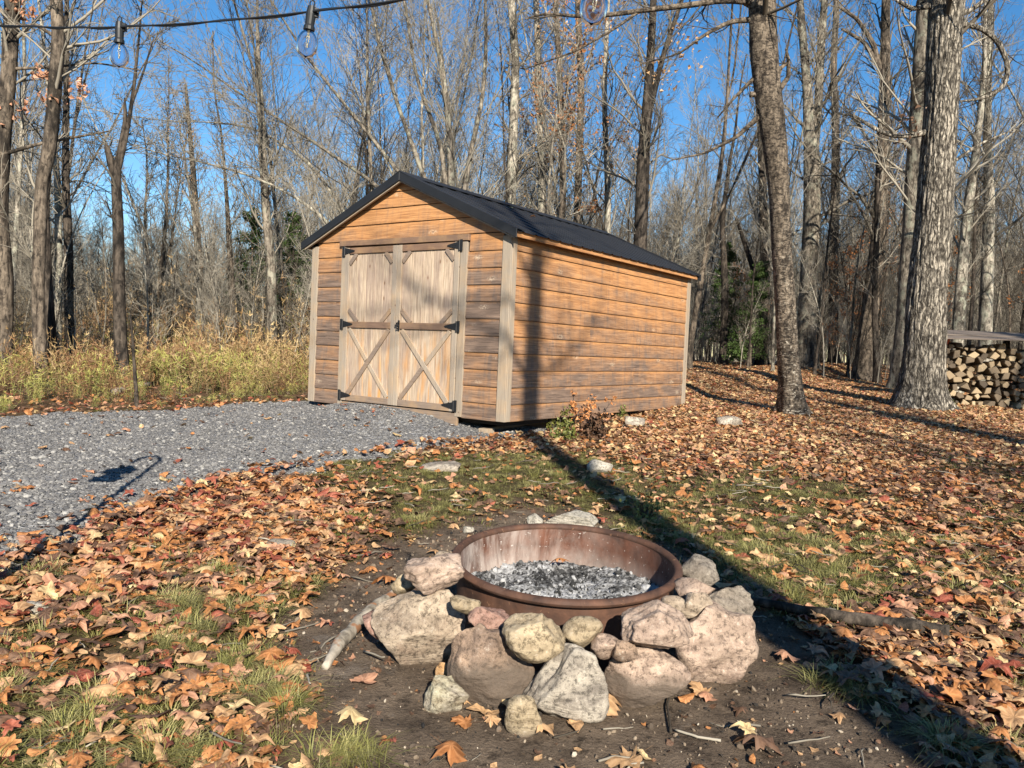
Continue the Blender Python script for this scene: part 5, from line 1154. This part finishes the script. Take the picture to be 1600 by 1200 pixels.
# trees standing behind the camera, whose shadows cross the yard and the shed
def backtree(x, y, r0, H, label, n1=26, t0=.45, len1=3.2, lean=(0, 0), wob=.02):
    z = float(zg(x, max(y, -4))) - .1; r = empty('bare_tree', (x, y, z)); tag(r, label, 'tree')
    tp = grow(np.zeros((1, 3)), np.array([[lean[0], lean[1], 1.]]), np.array([H]), 12, .03, wob); tr = lin(np.array([r0]), np.array([r0 * .2]), 12)
    V, Q, P, Rr = trunk_shape(tp[0], tr[0], 14, int(H * 10), .04); ob('trunk', np_mesh('trunk', V, Q), BARK[0], r)
    out, _ = crown(tp, tr, n1, t0, len1, 6, 4, 0, (.5, 1.1), .1, .006); ob('branches', np_mesh('branches', *join(out)), TWIGD, r)
backtree(2.62, -3.4, .195, 17, 'grey maple behind the camera throwing its shadow past the pit onto the shed', wob=.0)
backtree(9.3, -6.0, .26, 18, 'grey maple behind the camera on the right', wob=.004)
backtree(11.6, -1.0, .24, 17, 'tall maple out of sight on the right of the yard')
backtree(14.2, 3.0, .22, 17, 'tall ash out of sight on the right beyond the yard')
backtree(8.4, -12.0, .2, 17, 'second row maple behind the camera')
for (bx, by, br_, bh, bl_) in ((-6.5, -5.5, .20, 16, 'maple behind the camera on the left'), (-11.0, -8.0, .22, 17, 'second maple behind the camera on the left'), (-15.5, -3.0, .2, 16, 'tree out of sight beyond the left edge'),
    (-9.0, -15.0, .2, 18, 'far tree behind the camera on the left'), (-2.5, -13.5, .18, 17, 'far tree straight behind the camera'), (10.5, -9.5, .2, 18, 'far tree behind the camera on the right'), (17.0, -2.0, .2, 17, 'tree out of sight beyond the right edge')):
    backtree(bx, by, br_, bh, bl_, n1=34, t0=.35, len1=3.6)
backtree(12.8, -0.6, .25, 17, 'straight maple out of sight whose shadow falls on the woodpile', wob=.0)
backtree(16.0, 7.5, .2, 16, 'tall ash out of sight near the woodpile')

# the woods go on behind the camera
n_ = 300; a = rng.uniform(0, 2 * math.pi, n_); q = rng.uniform(24, 44, n_); x, y = q * np.sin(a), q * np.cos(a); kk = (y < 14) & (np.abs(x) > .8 * y + 5); x, y = x[kk], y[kk]; n_ = len(x); s = rng.uniform(.6, .9, n_)
scatter('woods_behind', FARV, np.stack([x, y, zg(x, y) - .05], -1), np.stack([0 * x, 0 * x, rng.uniform(0, 6.28, n_)], -1), np.stack([s, s, s], -1), rng.integers(0, 8, n_), 'bare woods standing around the yard on the side of the camera')
# ================================================================== WOODPILE
P0 = np.array([7.88, 14.78]); P1 = np.array([11.0, 14.2]); dv = (P1 - P0); LP = np.linalg.norm(dv); dv /= LP; nv = np.array([-dv[1], dv[0]])
m = M('split_wood', .85, .2); g1 = m.noise(m.vec(off=m.off()), 20, 4, .6)
m.col(m.mix(g1, m.ramp(m.rnd(), [(0, (.09, .07, .052)), (.45, (.20, .15, .10)), (.75, (.36, .27, .165)), (1, (.56, .44, .27))]), m.ramp(m.rnd(), [(0, (.03, .025, .02)), (.6, (.12, .09, .06)), (1, (.36, .27, .17))]))); m.bump(g1, .5, .01); SPLIT = m.m
LOGM = []
for k in range(9):
    r_ = random.Random(300 + k); nn = r_.choice([3, 4, 4, 5]); a0 = r_.uniform(0, 6)
    poly = [(math.cos(a0 + 6.28 * i / nn + r_.uniform(-.3, .3)) * .5 * r_.uniform(.8, 1.1), math.sin(a0 + 6.28 * i / nn + r_.uniform(-.3, .3)) * .42 * r_.uniform(.8, 1.1)) for i in range(nn)]
    mb = MB(); mb.prism(poly, 'y', 0, 3.2); me = mb.mesh('firewood_log', bevel=.05); me.materials.append(SPLIT); LOGM.append(me)
rz = math.atan2(dv[1], dv[0]); zb = 0.0; row = 0; z = .07; nl = 0
top = 1.36
while z < 1.22:
    a = .05 + (.06 if row % 2 else 0)
    while a < LP - .05:
        s = rng.uniform(.10, .22)
        xx, yy = P0 + dv * (a + s * .5); g0 = float(zg(xx, yy)); 
        if g0 + z + .08 < top - .02 + g0 * 0 + .0:
            o = bpy.data.objects.new('firewood_log', LOGM[int(rng.integers(0, 9))]); col.objects.link(o)
            off = rng.uniform(-.05, .05); o.location = (xx + nv[0] * off, yy + nv[1] * off, g0 + z + rng.uniform(-.035, .035)); o.rotation_euler = (rng.normal(0, .05), rng.uniform(0, 6.28), rz + rng.normal(0, .06)); o.scale = (s * 1.06, s, s * .95)
            tag(o, 'split log stacked in the firewood pile beside the big maple', 'firewood', 'split logs stacked in the firewood pile'); nl += 1
        a += s * .94
    z += .128; row += 1
print('logs', nl)
m = M('weathered_board', .8, .2); g1 = m.noise(m.vec(scale=(1, 6, 6)), 2.5, 5, .6); m.col(m.mix(g1, (.085, .068, .058), (.22, .18, .15))); m.bump(g1, .4, .006)
cover = empty('woodpile_cover', (float(P0[0] + dv[0] * 1.5), float(P0[1] + dv[1] * 1.5 + .25), 1.40), rz); tag(cover, 'weathered grey boards laid over the firewood pile as a cover', 'cover')
for i in range(3):
    mb = MB(); y0 = -.52 + i * .34; mb.box(-1.6 + .03 * i, 1.62, y0, y0 + .335, -.012 + .012 * (i % 2), .012 + .012 * (i % 2)); o = ob('cover_board', mb.mesh('cover_board', bevel=.004), m.m, cover); o.rotation_euler = (.16, 0.012 * (i - 1), 0)
for a in (.02, 1.45, 2.9):
    q = P0 + dv * a + nv * (.66); g0 = float(zg(*q)); mb = MB(); mb.box(-.045, .045, -.045, .045, -.1, 1.40 - g0 + (.03)); o = ob('woodpile_post', mb.mesh('woodpile_post'), BARK[3]); o.location = (q[0], q[1], g0); o.rotation_euler = (0, 0, rz); tag(o, 'dark post behind the firewood pile at its %s' % ({.02: 'left end', 1.45: 'middle', 2.9: 'right end'}[a]), 'post')
m = M('orange_cloth', .7); m.col((.42, .075, .025)); mb = MB(); mb.prism([(-.11, 0), (.12, .02), (.10, -.11), (.0, -.17), (-.07, -.08)], 'y', -.03, .03); o = ob('cloth_scrap', mb.mesh('cloth_scrap', bevel=.01), m.m); q = P0 + dv * .10; o.location = (q[0], q[1] - .04, 1.33); o.rotation_euler = (.2, .1, rz); tag(o, 'faded orange scrap of cloth at the left corner under the woodpile cover', 'cloth')

# ================================================================== SEEDLING AND SHRUBS BY THE SHED
def shrub(u, v, H, nb, label, lc, nleaf, name='shrub', ls=.05):
    b = gp(u, v); b[2] = float(zg(b[0], b[1])); r = empty(name, tuple(b)); tag(r, label, 'plant')
    o = rng.normal(0, H * .12, (nb, 3)); o[:, 2] = 0; d = rng.normal(0, .45, (nb, 3)); d[:, 2] = 1; p = grow(o, d, H * rng.uniform(.5, 1.1, nb), 6, .02, .12); ra = np.full(nb, .005); r1 = lin(ra, ra * .4, 6)
    oo, dd, t, pi, rr = spawn(p, r1, 4, .3, .95, .5, 1.0); p2 = grow(oo, dd, H * .25 * rng.uniform(.5, 1.1, len(t)), 4, 0, .12)
    ob('stems', np_mesh('stems', *join([tubes(p, r1, 5), tubes(p2, lin(np.full(len(t), .003), np.full(len(t), .0015), 4), 3)])), TWIGD, r)
    k = rng.integers(0, len(p2), nleaf); ob('foliage', leaf_quads(p2[k, rng.integers(1, 4, nleaf)] + rng.normal(0, .03, (nleaf, 3)), ls), lc, r)
GL = leaf_mat('leaf_green', (.09, .115, .025), (.20, .20, .045)); YL = leaf_mat('leaf_yellow', (.45, .38, .06), (.40, .25, .05))
shrub(905, 668, .46, 10, 'orange leaved shrub with arching stems against the shed side wall', LEAF['orange brown'], 260)
shrub(868, 672, .24, 10, 'low green shrub at the shed side wall near the corner', GL, 240, ls=.045)
shrub(880, 690, .2, 9, 'green leafy clump in front of the low shrub', GL, 200, ls=.045)
shrub(968, 655, .20, 8, 'low green tuft right of the orange shrub', GL, 160, ls=.04)
shrub(945, 650, .62, 3, 'single tall seedling with yellow green leaves against the shed wall', YL, 22, name='seedling', ls=.08)
shrub(925, 690, .3, 12, 'rusty low bush among leaves beside the shed', LEAF['dark brown'], 260, ls=.06)
shrub(1480, 640, .28, 14, 'green mossy clump at the foot of the big maple', GL, 300, ls=.04)
shrub(1010, 815, .16, 14, 'green tuft behind the fire ring in the tree shadow', GL, 120, ls=.03)

# ================================================================== STRING LIGHTS
sw = empty('string_lights', tuple(at(187, 42, 1.73))); tag(sw, 'black cable of clear globe bulbs strung across the top left', 'string lights'); o0 = Vector(sw.location)
m = M('black_rubber', .5, .4); m.col((.012, .013, .014)); RUB = m.m
m = M('clear_glass', .03, .5); m.b.inputs['Transmission Weight'].default_value = 1.0; m.b.inputs['IOR'].default_value = 1.15; m.col((.95, .96, 1.0)); GLASS = m.m
m = M('filament', .4); m.col((.75, .62, .35)); FIL = m.m
cps = [(-260, 20, 2.35), (-60, 36, 1.98), (35, 41, 1.87), (110, 43, 1.79), (187, 42, 1.72), (330, 34, 1.62), (487, 18, 1.51), (640, -2, 1.38), (780, -30, 1.26), (935, -70, 1.14), (1150, -160, 1.0)]
mb = MB(); pts = [Vector(at(*c)) - o0 for c in cps]; fine_ = []
for i in range(len(pts) - 1):
    p0, p1, p2, p3 = pts[max(i - 1, 0)], pts[i], pts[i + 1], pts[min(i + 2, len(pts) - 1)]
    for k in range(8):
        t = k / 8; fine_.append(.5 * ((2 * p1) + (p2 - p0) * t + (2 * p0 - 5 * p1 + 4 * p2 - p3) * t * t + (3 * p1 - p0 - 3 * p2 + p3) * t ** 3))
fine_.append(pts[-1]); mb.tube(fine_, .0018, 8); mb.tube([p + Vector((0, .002, .0026 * math.sin(i * .8))) for i, p in enumerate(fine_)], .0018, 8)
ob('cable', mb.mesh('cable', smooth=True), RUB, sw)
for (u, v, y, tl) in ((187, 38, 1.725, (0.0, 0.02)), (487, 14, 1.515, (.10, .05)), (940, -62, 1.14, (.12, 0))):
    p = Vector(at(u, v, y)) - o0; s = 1.0
    mb = MB(); k = [(0, 0, .004), (0, 0, -.010), (0, 0, -.030), (0, 0, -.034), (0, 0, -.040)]; mb.tube(k, [.0075, .0095, .0085, .0105, .0105], 14)
    mb.box(.004, .014, -.004, .004, -.014, .002); ring = [(.0045 * math.cos(t), 0, .010 + .006 * math.sin(t)) for t in np.linspace(0, 2 * math.pi, 12)]; mb.tube(ring, .0014, 6, cap=False)
    so = ob('bulb_socket', mb.mesh('bulb_socket', smooth=False), RUB, sw); so.location = p; so.rotation_euler = (0, tl[0], tl[1])
    prof = [(.007, -.036), (.0085, -.042), (.014, -.047), (.0185, -.056), (.0200, -.066), (.0185, -.077), (.0125, -.0865), (.005, -.0895), (.0015, -.092), (.0001, -.0925)]
    inner = [(max(r_ - .0007, .00005), z_ + (.0007 if z_ < -.07 else 0)) for r_, z_ in prof][::-1]
    ob('glass_bulb', lathe(prof + inner, 32), GLASS, so)
    mb = MB(); mb.tube([(0, 0, -.038), (0, 0, -.052)], [.0028, .0015], 8); mb.tube([(-.002, 0, -.05), (-.0022, .001, -.06), (-.0005, 0, -.072)], .0009, 6); mb.tube([(.002, 0, -.05), (.0022, -.001, -.06), (.0008, 0, -.072)], .0009, 6); ob('filament_stem', mb.mesh('filament_stem'), FIL, so)
# unseen hooked pole read from its shadow; the lantern is assumed and sized for it
px, py = -2.18, 3.12; z0 = float(zg(px, py)); pole = empty('hook_pole', (px, py, z0)); tag(pole, 'thin black hooked garden pole just outside the left edge', 'pole')
mb = MB(); hk = [(0, 0, -.1), (0, 0, 1.0), (0, 0, 1.9)] + [(-.10 + .10 * math.cos(t), 0, 1.9 + .12 * math.sin(t)) for t in np.linspace(.3, 2.9, 8)] + [(-.2, 0, 1.86)]
mb.tube(hk, .021, 8); ob('shaft', mb.mesh('shaft', smooth=True), IRON, pole)
lan = empty('stand_in_lantern', (px - .2, py, z0 + 1.6)); tag(lan, 'unseen black lantern assumed on the hooked pole, sized for its shadow', 'lantern')
mb = MB(); mb.box(-.09, .09, -.09, .09, -.13, -.10); mb.box(-.055, .055, -.055, .055, -.10, .05); mb.prism([(-.11, .05), (.11, .05), (0, .15)], 'y', -.10, .10); ob('lantern_case', mb.mesh('lantern_case'), IRON, lan)
mb = MB(); [mb.box(x_ - .006, x_ + .006, y_ - .006, y_ + .006, -.075, .06) for x_ in (-.05, .05) for y_ in (-.05, .05)]; mb.tube([(0, 0, .13), (0, 0, .26)], .003, 6); ob('lantern_posts', mb.mesh('lantern_posts'), IRON, lan)
